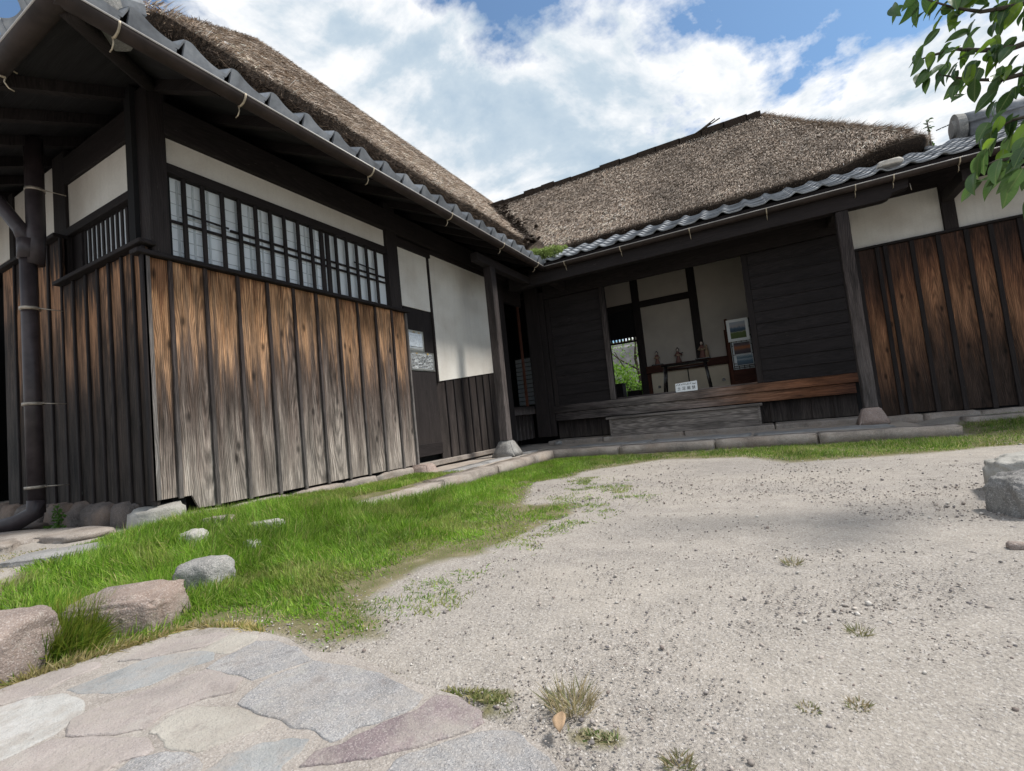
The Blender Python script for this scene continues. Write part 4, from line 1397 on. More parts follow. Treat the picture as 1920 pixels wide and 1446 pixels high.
# dark bark capping along the right ridge, with lumps
bm = bmesh.new()
xv = -5.2
while xv < .50:
    w = random.uniform(.18, .5)
    zc = 5.56 + random.uniform(-.01, .03)
    v = bmbox(bm, xv, min(xv + w, .54), 9.62, 9.98, zc, zc + .05 + random.uniform(0, .02))
    for q in v[:4]:
        q.co.z -= .06
    xv += w * .96
for xv in (-2.55, -2.42, -2.3, -2.2, -.9, -.75, -.45, .1, .2, -1.35):
    bmesh.ops.create_icosphere(bm, subdivisions=1, radius=random.uniform(.03, .06), matrix=Matrix.Translation((xv, 9.78, 5.65)) @ Matrix.Diagonal((1.4, 1, .9, 1)))
part(link('ridge_cap', tomesh(bm, 'ridge_cap'), 'thatch_cut', None, 'dark bark capping on the right ridge'))
part(tube('ridge_pole', [(.0, 9.80, 5.65), (.50, 9.80, 5.69)], .038, 'bark', None, 8, 'dark pole at the end of the right ridge'))
for i, (a, b) in enumerate((((-.62, 9.66, 5.60), (-.12, 9.60, 5.73)), ((-.60, 9.64, 5.60), (-.20, 9.58, 5.74)), ((-.66, 9.62, 5.58), (-.28, 9.60, 5.70)))):
    part(tube('bamboo_stick', [a, b], .011, 'bark', None, 6))
# dark rotten thatch lumps in the valley between the roofs
bm = bmesh.new()
for i in range(420):
    t = random.random() ** .8
    p = Vector((-3.65 - t * 1.35, 7.7 + t * 1.9, 3.55 + t * 2.0)) + Vector((random.gauss(0, .10), random.gauss(0, .13), random.gauss(.02, .05)))
    p.x += random.uniform(0, .5) * (1 - t)
    zz_ = max(zL(p.x, p.y), zR(p.x, p.y))
    p.z = zz_ + random.uniform(-.01, .035)
    s = random.uniform(.02, .06)
    M = Matrix.Translation(p) @ Euler((random.uniform(-.6, .6), random.uniform(-.6, .6), random.uniform(0, 3))).to_matrix().to_4x4() @ Matrix.Diagonal((s * random.uniform(1, 2.2), s, s * .45, 1))
    bmesh.ops.create_icosphere(bm, subdivisions=1, radius=1, matrix=M)
o = sub(link('rotten_clump', tomesh(bm, 'rotten_clump'), 'thatch_cut', None, 'dark rotten thatch in the valley between the roofs'), thR)
o['kind'] = 'stuff'

# dark wall closing the gap between tiles and thatch
part(piece('wall', FL, 2.2, 8.2, 2.95, 3.75, XL - .75, XL - .65, 'black_void', None, None, bev=0))
part(piece('wall', FR, -4.0, 2.0, 2.95, 3.35, -YR - .75, -YR - .65, 'black_void', None, None, bev=0))
part(piece('wall', FR, -9.6, -4.0, 2.95, 3.75, -YS - 1.1, -YS - 1.0, 'black_void', None, None, bev=0))

# ---- interior of the right wing
part(piece('wall', FR, -3.9, 5.2, .0, .60, -YR - .4, -YR - .3, 'black_void', None, None, bev=0))
part(piece('wall', FR, -9.5, -3.5, .0, 3.05, -4.9, -4.8, 'black_void', None, None, bev=0))
part(piece('wall', FR, 1.0, 1.12, .0, TOP, -YR - .2, -YR - .05, 'black_void', None, None, bev=0))
part(piece('wall', FL, 1.8, 12.0, .0, 3.4, -9.6, -9.5, 'dark_timber', None, 'west wall of the left wing', bev=0))
part(piece('floor', FR, -9.5, 2.0, .60, .688, -12.0, -YR - .125, 'interior_floor', None, 'straw-coloured raised floor of the inner room'))
part(piece('ceiling', FR, -9.5, 5.2, 3.06, 3.10, -12.0, -YR - .12, 'dark_timber_h', None, None, bev=0))
YB = 9.0
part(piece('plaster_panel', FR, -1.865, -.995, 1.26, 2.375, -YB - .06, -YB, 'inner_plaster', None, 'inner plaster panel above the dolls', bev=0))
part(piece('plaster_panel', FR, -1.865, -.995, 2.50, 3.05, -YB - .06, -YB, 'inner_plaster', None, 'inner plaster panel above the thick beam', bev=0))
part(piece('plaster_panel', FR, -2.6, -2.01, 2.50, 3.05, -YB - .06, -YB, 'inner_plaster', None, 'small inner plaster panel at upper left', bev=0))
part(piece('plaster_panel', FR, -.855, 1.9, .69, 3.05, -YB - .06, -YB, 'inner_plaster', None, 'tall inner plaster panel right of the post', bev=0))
part(piece('post', FR, -.993, -.857, 1.262, 3.05, -YB - .07, -YB + .03, 'dark_timber', None, None, bev=.004))
part(piece('post', FR, -2.0, -1.867, .69, 3.05, -YB - .07, -YB + .035, 'dark_timber', None, None, bev=.004))
part(piece('beam', FR, -2.6, -.995, 2.377, 2.498, -YB - .07, -YB + .028, 'dark_timber_h', None, None, bev=.004))
part(piece('beam', FR, -1.98, .0, 2.93, 2.985, -YB + .3, -YB + .36, 'dark_timber_h', None, None, bev=.01))
cab = group_part('cabinet', FR, -1.866, -.46, .69, 1.12, -YB - .05, -YB + .03, 'red_timber', 'low built-in cabinet with cream sliding doors')
sub(piece('shelf', FR, -1.866, -.43, 1.125, 1.255, -YB - .05, -YB + .12, 'red_timber_h', None, 'reddish shelf beam', bev=.004), cab)
for a, b, k in ((-1.80, -1.168, 0), (-1.150, -.50, 1)):
    dd = sub(piece('sliding_door', FR, a, b, .70, 1.122, -YB + .031, -YB + .05, 'fusuma_paper', None, None, bev=.001), cab)
for hx in (-1.68, -.60):
    bm = bmesh.new()
    bmesh.ops.create_cone(bm, cap_ends=True, segments=16, radius1=.028, radius2=.024, depth=.012, matrix=Matrix.Rotation(R_(90), 4, 'X'))
    sub(link('handle', tomesh(bm, 'handle'), 'black_lacquer', None, None, loc=(hx, YB - .057, .86)), cab)
sub(piece('mullion', FR, -1.168, -1.150, .70, 1.122, -YB + .03, -YB + .055, 'dark_timber', None, None, bev=0), cab)
sub(piece('cabinet_frame', FR, -1.866, -1.80, .69, 1.122, -YB + .03, -YB + .07, 'red_timber', None, None, bev=.003), cab)
sub(piece('cabinet_frame', FR, -.50, -.42, .69, 1.70, -YB + .03, -YB + .10, 'red_timber', None, None, bev=.003), cab)
# opening to the garden at the back left, with a slit transom and a dark upper wall
part(piece('wall', FR, -2.618, -2.01, 1.86, 2.376, -YB - .06, -YB, 'black_void', None, 'dark inner wall above the back doorway', bev=0))
part(piece('wall', FR, -9.5, -2.62, .0, 3.05, -YB - .06, -YB - .001, 'black_void', None, None, bev=0))
part(piece('lintel', FR, -2.62, -2.0, 1.765, 1.80, -YB - .05, -YB, 'dark_timber_h', None, None, bev=0))
for i in range(11):
    part(piece('transom_bar', FR, -2.62 + i * .062, -2.595 + i * .062, 1.801, 1.859, -YB - .045, -YB - .005, 'dark_timber', None, None, bev=0))
part(piece('wall', FR, 2.0, 2.1, .0, 3.0, -12, -YR - .13, 'black_void', None, None, bev=0))
# shoji screen with prints at the right of the room
scr = group_part('window', FR, -.41, .12, .985, 1.80, -YB + .34, -YB + .345, 'shoji_paper', 'inner paper screen hung with prints')
for i in range(7):
    u = -.40 + i * .075
    sub(piece('screen_bar', FR, u, u + .010, .985, 1.80, -YB + .346, -YB + .356, 'dark_timber', None, None, bev=0), scr)
for z_ in (1.0, 1.03, 1.075, 1.22, 1.37, 1.52, 1.66, 1.79):
    sub(piece('screen_rail', FR, -.40, .12, z_, z_ + .010, -YB + .357, -YB + .364, 'dark_timber_h', None, None, bev=0), scr)
part(piece('panel', FR, -.45, .15, .69, .98, -YB + .32, -YB + .37, 'red_timber_h', None, 'dark red board under the paper screen', bev=.003))
part(piece('post', FR, -.46, -.415, .69, 1.84, -YB + .30, -YB + .38, 'red_timber', None, None, bev=.003))

# interior behind the narrow corner opening
part(piece('wall', FL, 6.3, 9.0, .69, 3.0, -7.1, -7.0, 'black_void', None, None, bev=0))
sc2 = group_part('window', FR, -4.60, -4.17, .80, 1.80, -8.99, -8.985, 'shoji_paper', 'paper screen seen through the narrow corner opening')
for i in range(5):
    u = -4.60 + i * .2
    sub(piece('screen_bar', FR, u, u + .012, .80, 1.80, -8.984, -8.974, 'dark_timber', None, None, bev=0), sc2) if i < 3 else None
for i in range(12):
    z_ = .80 + i * .0895
    sub(piece('screen_rail', FR, -4.60, -4.17, z_, z_ + .010, -8.973, -8.966, 'dark_timber_h', None, None, bev=0), sc2)

# ---- drainpipe on the end wall
dp = part(tube('drainpipe', [(-4.46, 1.36, 2.05), (-4.44, 1.36, .24)], .046, 'pipe', None, 16, 'brown drainpipe with metal bands at the left end'))


def subw(o, p):
    """children of parts whose mesh is in world coordinates"""
    o.parent = p
    return o


subw(tube('pipe_socket', [(-4.46, 1.36, 2.16), (-4.46, 1.36, 2.02)], .058, 'pipe', None, 16), dp)
subw(tube('pipe', [(-4.50, 1.42, 2.95), (-4.50, 1.42, 2.30), (-4.44, 1.40, 2.20), (-4.44, 1.39, 1.98)], .054, 'pipe', None, 16, 'upper vertical pipe'), dp)
subw(tube('pipe', [(-4.98, 1.0, 2.66), (-4.62, 1.26, 2.46), (-4.50, 1.34, 2.24), (-4.47, 1.36, 2.13)], .046, 'pipe', None, 14, 'slanting pipe joining from the left'), dp)
subw(tube('pipe_shoe', [(-4.44, 1.36, .33), (-4.44, 1.35, .25), (-4.52, 1.28, .195), (-4.66, 1.16, .165)], [.050, .052, .052, .05], 'pipe', None, 16), dp)
for zb in (2.56, 1.66, .99, .42):
    xo = -4.50 if zb > 2.2 else -4.45
    yo = 1.42 if zb > 2.2 else 1.36
    subw(tube('pipe_band', [(xo, yo, zb - .011), (xo, yo, zb + .009)], .0575, 'pipe_band', None, 16), dp)
    subw(tube('pipe_hook', [(xo + .045, yo + .02, zb), (xo + .08, yo + .15, zb - .01)], .004, 'pipe_band', None, 6), dp)

# ------------------------------------------------------------------ aprons, kerbs and paths
apron = link('paved_apron', None)
bpy.data.objects.remove(apron)
bm = bmesh.new()
bmbox(bm, XL - .3, -2.66, 3.98, 5.9, -.05, .088)
bmbox(bm, XL - .3, 1.30, 5.9, YR - .38, -.05, .088)
bmbox(bm, XL - .29, XL + .55, 5.9, YR, -.05, .092)
bmesh.ops.subdivide_edges(bm, edges=[e for e in bm.edges if e.calc_length() > .6], cuts=14, use_grid_fill=True)
for v in bm.verts:
    if v.co.z > 0:
        v.co.z += noise.noise(v.co * 2.3) * .008
apron = link('apron', tomesh(bm, 'apron'), 'apron_cement')
apron['kind'] = 'structure'
apron['label'] = 'pale cement apron along the foot of the house'


def kerb(x0, x1, y0, y1, z0, z1, mt='kerb_granite', name='kerb_stone', seed=0, parent=apron):
    bm = bmesh.new()
    w, d, h = x1 - x0, y1 - y0, z1 - z0
    bmbox(bm, -w / 2, w / 2, -d / 2, d / 2, 0, h)
    bmesh.ops.bevel(bm, geom=bm.edges[:], offset=min(.009, h * .2), segments=2, affect='EDGES')
    n = int(max(w, d) / .08)
    ed = [e for e in bm.edges if e.calc_length() > .3]
    bmesh.ops.subdivide_edges(bm, edges=ed, cuts=n, use_grid_fill=True)
    for v in bm.verts:
        q = Vector((v.co.x + x0, v.co.y + y0, v.co.z))
        v.co += Vector((noise.noise(q * 6 + Vector((seed, 0, 0))), noise.noise(q * 6 + Vector((0, seed, 9))), noise.noise(q * 5 + Vector((0, 7, seed))))) * .011
    return link(name, tomesh(bm, name, True), mt, parent, None, loc=((x0 + x1) / 2, (y0 + y1) / 2, z0))


kerb(-2.74, -2.50, 2.42, 3.30, -.03, .078, seed=1)
kerb(-2.72, -2.48, 3.31, 4.22, -.03, .097, seed=2)
kerb(-2.69, -2.47, 4.23, 5.10, -.03, .096, seed=3)
kerb(-2.69, -2.46, 5.11, 5.64, -.03, .098, seed=4)
kx = [-2.69, -1.62, -.55, .42, 1.52]
for i in range(4):
    kerb(kx[i], kx[i + 1] - .012, 5.66, 5.90, -.03, .096 - .003 * (i % 2), seed=5 + i)
xx = 1.2
while xx < 5:
    w = random.uniform(.35, .75)
    part(kerb(xx, xx + w - .008, YR - .14, YR + .1, -.02, random.uniform(.115, .135), seed=40 + xx, name='foundation_stone', parent=None))
    xx += w
kerb(1.75, 2.9, 6.42, 6.62, -.02, .10, seed=11)
kerb(2.92, 4.3, 6.45, 6.65, -.02, .10, seed=12)
for i, (x0, x1, y0, y1) in enumerate(((-2.98, -2.78, 3.95, 4.55), (-2.99, -2.78, 4.57, 5.12), (-2.97, -2.79, 5.55, 5.88))):
    kerb(x0, x1, y0, y1, .05, .101, 'slab_grey', 'paving_slab', 20 + i)
for i, (x0, x1) in enumerate(((-2.4, -1.35), (-1.33, -.2), (-.18, 1.1))):
    kerb(x0, x1, 6.02, 6.38, .05, .099, 'slab_grey', 'paving_slab', 30 + i)
# lying stone by the corner
tag(link('stone_bar', rock_mesh('stone_bar', (.045, .16, .05), 8.8, box=.6, rough=.12, sub=3), 'grey_granite', None, None, loc=(-2.86, 6.93, .095), rot=(0, 0, -.35)),
    'small slanting stone on the apron at the inner corner', 'stone')

# flagstone path
path = None
bm = bmesh.new()
vs = [bm.verts.new((p[0], p[1], .004)) for p in PATH]
f = bm.faces.new(vs)
bot = [bm.verts.new((p[0], p[1], -.05)) for p in PATH]
for i in range(len(vs)):
    j = (i + 1) % len(vs)
    bm.faces.new((vs[i], bot[i], bot[j], vs[j]))
bmesh.ops.recalc_face_normals(bm, faces=bm.faces)
path = link('path', tomesh(bm, 'path'), 'path_cement')
path['kind'] = 'structure'
path['label'] = 'crazy-paved path of flat stones set in sandy cement'
FLAGS = [
  ('flag_blue', [(-1.584, 0.529), (-1.571, 0.603), (-1.565, 0.697), (-1.41, 0.779), (-1.358, 0.742), (-1.38, 0.695), (-1.386, 0.615), (-1.437, 0.561), (-1.529, 0.535)]),
  ('flag_speckled', [(-1.322, 0.712), (-1.335, 0.777), (-1.336, 0.854), (-1.272, 0.874), (-1.16, 0.855), (-1.074, 0.824), (-1.111, 0.772), (-1.143, 0.715), (-1.205, 0.718)]),
  ('flag_pink', [(-1.633, 0.652), (-1.638, 0.704), (-1.629, 0.781), (-1.519, 0.857), (-1.47, 0.851), (-1.469, 0.784), (-1.54, 0.724), (-1.569, 0.686)]),
  ('flag_cream', [(-1.447, 0.768), (-1.466, 0.826), (-1.461, 0.87), (-1.37, 0.876), (-1.345, 0.845), (-1.353, 0.782)]),
  ('flag_speckled', [(-1.072, 0.635), (-1.105, 0.726), (-1.059, 0.823), (-0.972, 0.828), (-0.866, 0.825), (-0.768, 0.804), (-0.695, 0.79), (-0.690, 0.741), (-0.724, 0.691), (-0.755, 0.656), (-0.771, 0.621), (-0.823, 0.629), (-0.917, 0.63), (-1.002, 0.631)]),
  ('flag_purple', [(-0.765, 0.552), (-0.765, 0.592), (-0.738, 0.616), (-0.726, 0.649), (-0.700, 0.696), (-0.67, 0.746), (-0.666, 0.791), (-0.626, 0.801), (-0.559, 0.777), (-0.527, 0.754), (-0.546, 0.721), (-0.593, 0.674), (-0.645, 0.624), (-0.706, 0.587)]),
  ('flag_speckled', [(-0.613, 0.59), (-0.607, 0.635), (-0.569, 0.673), (-0.518, 0.731), (-0.462, 0.747), (-0.408, 0.721), (-0.354, 0.690), (-0.33, 0.66), (-0.283, 0.60), (-0.607, 0.507)]),
  ('flag_cream', [(-1.154, 0.51), (-1.176, 0.557), (-1.152, 0.597), (-1.075, 0.62), (-0.948, 0.618), (-0.948, 0.595), (-0.967, 0.549), (-0.995, 0.512), (-1.021, 0.503), (-1.07, 0.503), (-1.124, 0.512)]),
  ('flag_pink', [(-1.324, 0.443), (-1.396, 0.473), (-1.385, 0.52), (-1.368, 0.574), (-1.343, 0.628), (-1.308, 0.701), (-1.172, 0.704), (-1.133, 0.661), (-1.18, 0.616), (-1.203, 0.571), (-1.189, 0.519), (-1.222, 0.483)]),
  ('flag_white', [(-1.645, 0.406), (-1.625, 0.481), (-1.568, 0.515), (-1.467, 0.522), (-1.40, 0.485), (-1.365, 0.43), (-1.362, 0.39), (-1.362, 0.353), (-1.388, 0.319)]),
  ('flag_pink', [(-1.78, 0.452), (-1.765, 0.515), (-1.735, 0.571), (-1.697, 0.631), (-1.650, 0.615), (-1.656, 0.54), (-1.640, 0.486), (-1.664, 0.433), (-1.69, 0.411)]),
  ('flag_pink', [(-1.343, 0.315), (-1.345, 0.387), (-1.33, 0.423), (-1.227, 0.467), (-1.147, 0.490), (-1.080, 0.485), (-1.083, 0.466), (-1.116, 0.435), (-1.101, 0.411), (-1.00, 0.360), (-1.201, 0.281)]),
  ('flag_speckled', [(-1.089, 0.413), (-1.095, 0.455), (-1.047, 0.485), (-0.978, 0.498), (-0.944, 0.488), (-0.85, 0.415), (-0.983, 0.364)]),
  ('flag_blue', [(-0.914, 0.468), (-0.923, 0.527), (-0.895, 0.56), (-0.854, 0.595), (-0.815, 0.602), (-0.802, 0.577), (-0.798, 0.543), (-0.766, 0.501), (-0.823, 0.426)]),
  ('flag_cream', [(-0.74, 0.48), (-0.70, 0.55), (-0.64, 0.57), (-0.60, 0.49), (-0.56, 0.38), (-0.66, 0.33), (-0.78, 0.40)]),
  ('flag_blue', [(-0.9, 0.3), (-0.95, 0.35), (-0.86, 0.40), (-0.70, 0.31), (-0.6, 0.2), (-0.8, 0.12)]),
  ('flag_speckled', [(-0.54, 0.36), (-0.58, 0.48), (-0.30, 0.57), (-0.24, 0.3), (-0.38, 0.15)]),
  ('flag_pink', [(-1.3, 0.1), (-1.35, 0.28), (-1.2, 0.26), (-1.0, 0.33), (-0.85, 0.1), (-1.05, -0.05)]),
  ('flag_white', [(-1.75, 0.1), (-1.72, 0.36), (-1.42, 0.29), (-1.4, 0.08), (-1.55, -0.02)]),
]
for fi, (mt, pts) in enumerate(FLAGS):
    # resample the outline with a slightly broken edge
    pts = [Vector(p) for p in pts]
    c = sum(pts, Vector((0, 0))) / len(pts)
    out_ = []
    n = len(pts)
    for i in range(n):
        p0, p1, p2, p3 = pts[i - 1], pts[i], pts[(i + 1) % n], pts[(i + 2) % n]
        for s in range(5):
            t = s / 5
            q = .5 * ((2 * p1) + (-p0 + p2) * t * .7 + (2 * p0 * .85 - 5 * p1 * .94 + 4 * p2 * .97 - p3 * .97 + p0 * .15 * 2 * .0) * 0 * t * t)
            q = p1.lerp(p2, t)
            nn = noise.noise(Vector((q.x * 26, q.y * 26, fi))) * .010 + noise.noise(Vector((q.x * 80, q.y * 80, fi))) * .005
            out_.append(q + (q - c).normalized() * (nn - .002))
    for _ in range(1):
        m_ = len(out_)
        out_ = [out_[i] * .8 + (out_[i - 1] + out_[(i + 1) % m_]) * .1 for i in range(m_)]
    bm = bmesh.new()
    h = random.uniform(.0055, .0085)
    tx, ty = random.uniform(-.004, .004), random.uniform(-.004, .004)
    rings = []
    for k, (ins, zz_) in enumerate(((0, -.01), (0, h - .004), (.0015, h - .001), (.005, h))):
        rings.append([bm.verts.new((p.x - c.x - (p - c).normalized().x * (ins - .008), p.y - c.y - (p - c).normalized().y * (ins - .008), zz_ + (p.x - c.x) * tx + (p.y - c.y) * ty)) for p in out_])
    m_ = len(out_)
    for a, b in zip(rings, rings[1:]):
        for i in range(m_):
            bm.faces.new((a[i], a[(i + 1) % m_], b[(i + 1) % m_], b[i]))
    bm.faces.new(rings[-1])
    bmesh.ops.recalc_face_normals(bm, faces=bm.faces)
    me = tomesh(bm, 'flagstone')
    for p in me.polygons:
        p.use_smooth = len(p.vertices) == 4
    link('flagstone', me, mt, path, None, loc=(c.x, c.y, 0))

# rough bedrock paving by the drainpipe
ter = []
for i, (x0, y0, w, d, mt) in enumerate(((-4.9, 1.22, .34, .2, 'foundation_rock'), (-4.2, 1.15, .36, .17, 'kerb_granite'), (-3.85, .98, .20, .12, 'kerb_granite'), (-4.5, .85, .30, .15, 'kerb_granite'), (-3.68, 1.30, .22, .14, 'kerb_granite'), (-5.4, 1.0, .4, .3, 'kerb_granite'), (-5.0, .55, .3, .2, 'slab_grey'))):
    o = link('paving_stone', rock_mesh('paving_stone', (w, d, .05), 20 + i, box=.5, rough=.22, sub=3), mt, ground, None, loc=(x0, y0, float(gz(x0, y0)) - .012), rot=(0, 0, random.uniform(-.4, .4)))

# ------------------------------------------------------------------ loose stones
g0 = lambda x_, y_: float(gz(x_, y_))


def boulder(x_, y_, dims, seed, mt, lab, rz=0.0, box=.5, rough=.16, sink=.02, cat='rock', sub_=5):
    o = link('boulder', rock_mesh('boulder', dims, seed, box, rough, sub_), mt, None, None, loc=(x_, y_, g0(x_, y_) - sink), rot=(0, 0, rz))
    return tag(o, lab, cat)


boulder(-1.945, .80, (.165, .10, .135), 4.2, 'pink_granite', 'large blocky pinkish rock at the edge of the paved path', rz=R_(38), box=.36, rough=.13)
boulder(-1.99, .46, (.17, .13, .18), 6.9, 'pink_granite', 'pinkish rock cut by the left edge, next to the paved path', rz=R_(30), box=.5, rough=.12)
boulder(-2.13, 1.16, (.105, .085, .125), 1.3, 'grey_granite', 'rounded speckled grey stone in the grass behind the large pink rock', rz=R_(20), box=.85, rough=.10)
boulder(-2.66, 1.40, (.065, .05, .085), 8.1, 'pale_granite', 'pale stone half hidden in tall grass near the house', rz=.4, box=.7, rough=.14)
boulder(-2.41, 1.55, (.07, .035, .06), 3.7, 'pale_granite', 'small pale stone showing its flat top in the grass', rz=R_(-10), box=.6, rough=.12)
boulder(-2.58, 1.74, (.11, .035, .075), 5.9, 'pale_granite', 'long pale stone behind the two smaller ones in the grass', rz=R_(40), box=.55, rough=.12)
boulder(-2.84, 1.64, (.09, .04, .075), 15.9, 'kerb_granite', 'flat brownish stone in the grass below the cladding', rz=R_(40), box=.55, rough=.12)
boulder(-3.07, 1.02, (.20, .10, .06), 7.7, 'slab_grey', 'flat grey stone lying left of the tall grass', rz=R_(45), box=.45, rough=.10, sink=.03)
boulder(.84, 2.55, (.10, .12, .165), 12.4, 'grey_granite', 'grey boulder in front of the flat one at the right edge', rz=.2, box=.6, rough=.14)
boulder(1.06, 2.95, (.21, .17, .185), 10.3, 'pale_granite', 'broad flat-topped boulder at the right edge of the gravel', rz=-.1, box=.5, rough=.14)
tag(link('small_rock', rock_mesh('small_rock', (.022, .018, .022), 2.9, .6, .2, 3), 'pink_granite', None, None, loc=(.62, 2.03, -.003)), 'small reddish stone on the gravel near the right edge', 'stone')

# ------------------------------------------------------------------ grass


def field(name, poly, n, hfun, cols, wts, fall, extra=None, wid=(.0020, .0046), lean=.55, label=None, zoff=0.0, clumpy=.35, keepout=True):
    xs_ = [p[0] for p in poly]
    ys_ = [p[1] for p in poly]
    x_ = rng.uniform(min(xs_), max(xs_), n)
    y_ = rng.uniform(min(ys_), max(ys_), n)
    k = in_poly(x_, y_, poly)
    if keepout:
        k &= ~in_poly(x_, y_, PATH)
        for (kx0, kx1, ky0, ky1) in ((-2.75, -2.46, 2.42, 5.9), (-2.75, 1.53, 5.66, 5.93), (1.75, 4.3, 6.42, 6.66)):
            k &= ~((x_ > kx0) & (x_ < kx1) & (y_ > ky0) & (y_ < ky1))
    x_, y_ = x_[k], y_[k]
    d = edge_dist(x_, y_, poly)
    nz = vnoise(x_, y_, 6, 4) * .5 + vnoise(x_, y_, 17, 8) * .5
    pr = np.clip(d / fall + (nz - .5) * 1.6 * (1 - np.clip(d / (fall * 3), 0, 1)), 0, 1)
    pr = np.clip(pr + .05, 0, 1) * (1 - clumpy * (nz < .38))
    if extra is not None:
        pr *= extra(x_, y_)
    k = rng.uniform(0, 1, len(x_)) < pr
    x_, y_, d = x_[k], y_[k], d[k]
    n = len(x_)
    cl_ = vnoise(x_, y_, 9, 21)
    ang_ = vnoise(x_, y_, 5, 31) * 9 + rng.normal(0, 1.0, n)
    le = rng.gamma(2.0, lean / 2, n).clip(0, 1.6)
    dr = norm(np.stack([np.cos(ang_) * le, np.sin(ang_) * le, np.ones(n)], 1))
    curl = np.stack([np.cos(ang_) * le * .5, np.sin(ang_) * le * .5, -le * .35], 1) * rng.uniform(.2, 1.0, (n, 1))
    H = hfun(x_, y_) * (.55 + .6 * cl_) * rng.uniform(.5, 1.15, n) * np.clip(.45 + d / (fall * 2.0), .45, 1)
    base = np.stack([x_, y_, gz(x_, y_) - .006 + zoff], 1)
    sd_ = norm(np.stack([rng.normal(0, 1, n), rng.normal(0, 1, n), np.zeros(n)], 1))
    t = pal(n, cols, wts, .18)
    pv = vnoise(x_, y_, 3.1, 12) * .55 + vnoise(x_, y_, 11.0, 14) * .45
    t *= (.55 + .95 * pv)[:, None]
    dry = (vnoise(x_, y_, 5.0, 51) > .72)[:, None] * rng.uniform(0, 1, (n, 1))
    t = t * (1 - .6 * dry) + np.array([[.40, .36, .15]]) * .6 * dry
    o = blades(name, base, dr, sd_, H, rng.uniform(*wid, n), t.clip(.005, .7), 'grass_blade', None, curl=curl)
    o['label'] = label
    o['category'] = 'grass'
    return o


GC = [(.18, .33, .035), (.12, .24, .025), (.26, .40, .05), (.30, .40, .09), (.45, .40, .17)]


def hg(x_, y_):
    tall = np.exp(-(((x_ + 2.75) / .65) ** 2 + ((y_ - 1.6) / .75) ** 2))
    tall2 = np.exp(-(((x_ + 2.0) / .35) ** 2 + ((y_ - .75) / .45) ** 2))
    tall3 = np.exp(-(((x_ + 2.35) / .3) ** 2 + ((y_ - 2.6) / 1.3) ** 2))
    right = sst(-1.9, -1.2, x_)
    return (.046 + .085 * tall + .045 * tall2 + .06 * tall3) * (1 - .35 * right)


def sparse(x_, y_):
    r = np.ones_like(x_)
    # worn patch near the gravel and thin ground behind the kerb
    worn = np.exp(-(((x_ + 1.35) / .28) ** 2 + ((y_ - 2.55) / .55) ** 2)) + .7 * np.exp(-(((x_ + 1.3) / .25) ** 2 + ((y_ - 1.35) / .2) ** 2))
    r *= np.clip(1 - .72 * worn, .15, 1)
    r *= np.where((x_ < -2.75) & (y_ > 3.2), .45, 1)
    r *= 1 - .8 * sst(3.6, 5.2, y_) * sst(-2.0, -1.5, x_)
    return r


field('grass', GRASS, 300000, hg, GC, [5, 3, 3.4, 1.6, .8], .22, sparse, label='thick bright green grass along the left of the gravel yard')
field('grass', STRIP, 210000, lambda a, b: .030 + .05 * vnoise(a, b, 3.0, 9), [(.12, .23, .03), (.08, .16, .02), (.20, .30, .05), (.30, .34, .11), (.42, .37, .2)], [4, 3.5, 3, 2.4, 1.3], .30, lambda a, b: 1 - .65 * (vnoise(a, b, 2.2, 77) < .42), label='grass strip along the stone kerb of the right wing', lean=.6)
field('grass', EDGE1, 5200, lambda a, b: .030 + 0 * a, [(.13, .22, .05), (.10, .16, .04), (.25, .29, .12), (.42, .37, .2)], [3, 3, 2, 2.4], .06, lambda a, b: (vnoise(a, b, 22, 5) > .42) * .8 + .08, label='low weedy grass along the edge of the paved path', lean=1.0)
field('grass', EDGE2, 1900, lambda a, b: .020 + 0 * a, [(.14, .21, .06), (.28, .32, .16), (.5, .46, .3)], [3, 2.4, 3.4], .05, lambda a, b: (vnoise(a, b, 34, 5) > .55) * .7 + .05, label='small pale weeds beside the dry tuft', lean=1.1)
FRAY = [(-1.40, 1.05), (-.85, 1.05), (-.82, 2.2), (-.62, 3.1), (-1.2, 4.0), (-1.7, 3.9), (-1.35, 2.7), (-1.2, 1.6)]
field('grass', FRAY, 42000, lambda a, b: .026 + 0 * a, [(.16, .27, .045), (.24, .34, .08), (.40, .38, .17), (.10, .18, .03)], [3, 3, 2, 2], .12, lambda a, b: ((vnoise(a, b, 7, 61) * .6 + vnoise(a, b, 19, 63) * .4) > .56) * .75 + .03, label='frayed patches of thin grass spreading into the gravel', lean=.9)
# dry yellow straw at the foot of the rocks
DRY = [(-1.84, .40), (-1.80, .56), (-1.76, .72), (-1.70, .86), (-1.55, .93), (-1.38, .93), (-1.40, .89), (-1.55, .885), (-1.66, .84), (-1.72, .70), (-1.76, .52), (-1.79, .40)]
field('grass', DRY, 30000, lambda a, b: .055 + 0 * a, [(.42, .34, .15), (.30, .28, .09), (.5, .42, .24), (.16, .22, .04)], [4, 2, 2, 1.5], .02, label='dry yellow grass at the foot of the pink rocks', lean=1.5, clumpy=0, keepout=False)
TALLG = [(-2.02, .60), (-1.86, .56), (-1.80, .66), (-1.90, .74), (-2.04, .72)]
field('grass', TALLG, 5000, lambda a, b: .15 + 0 * a, [(.20, .27, .03), (.30, .32, .06), (.12, .22, .02)], [4, 2, 2], .02, label='tall yellowish grass clump between the two pink rocks', lean=.5, clumpy=0)
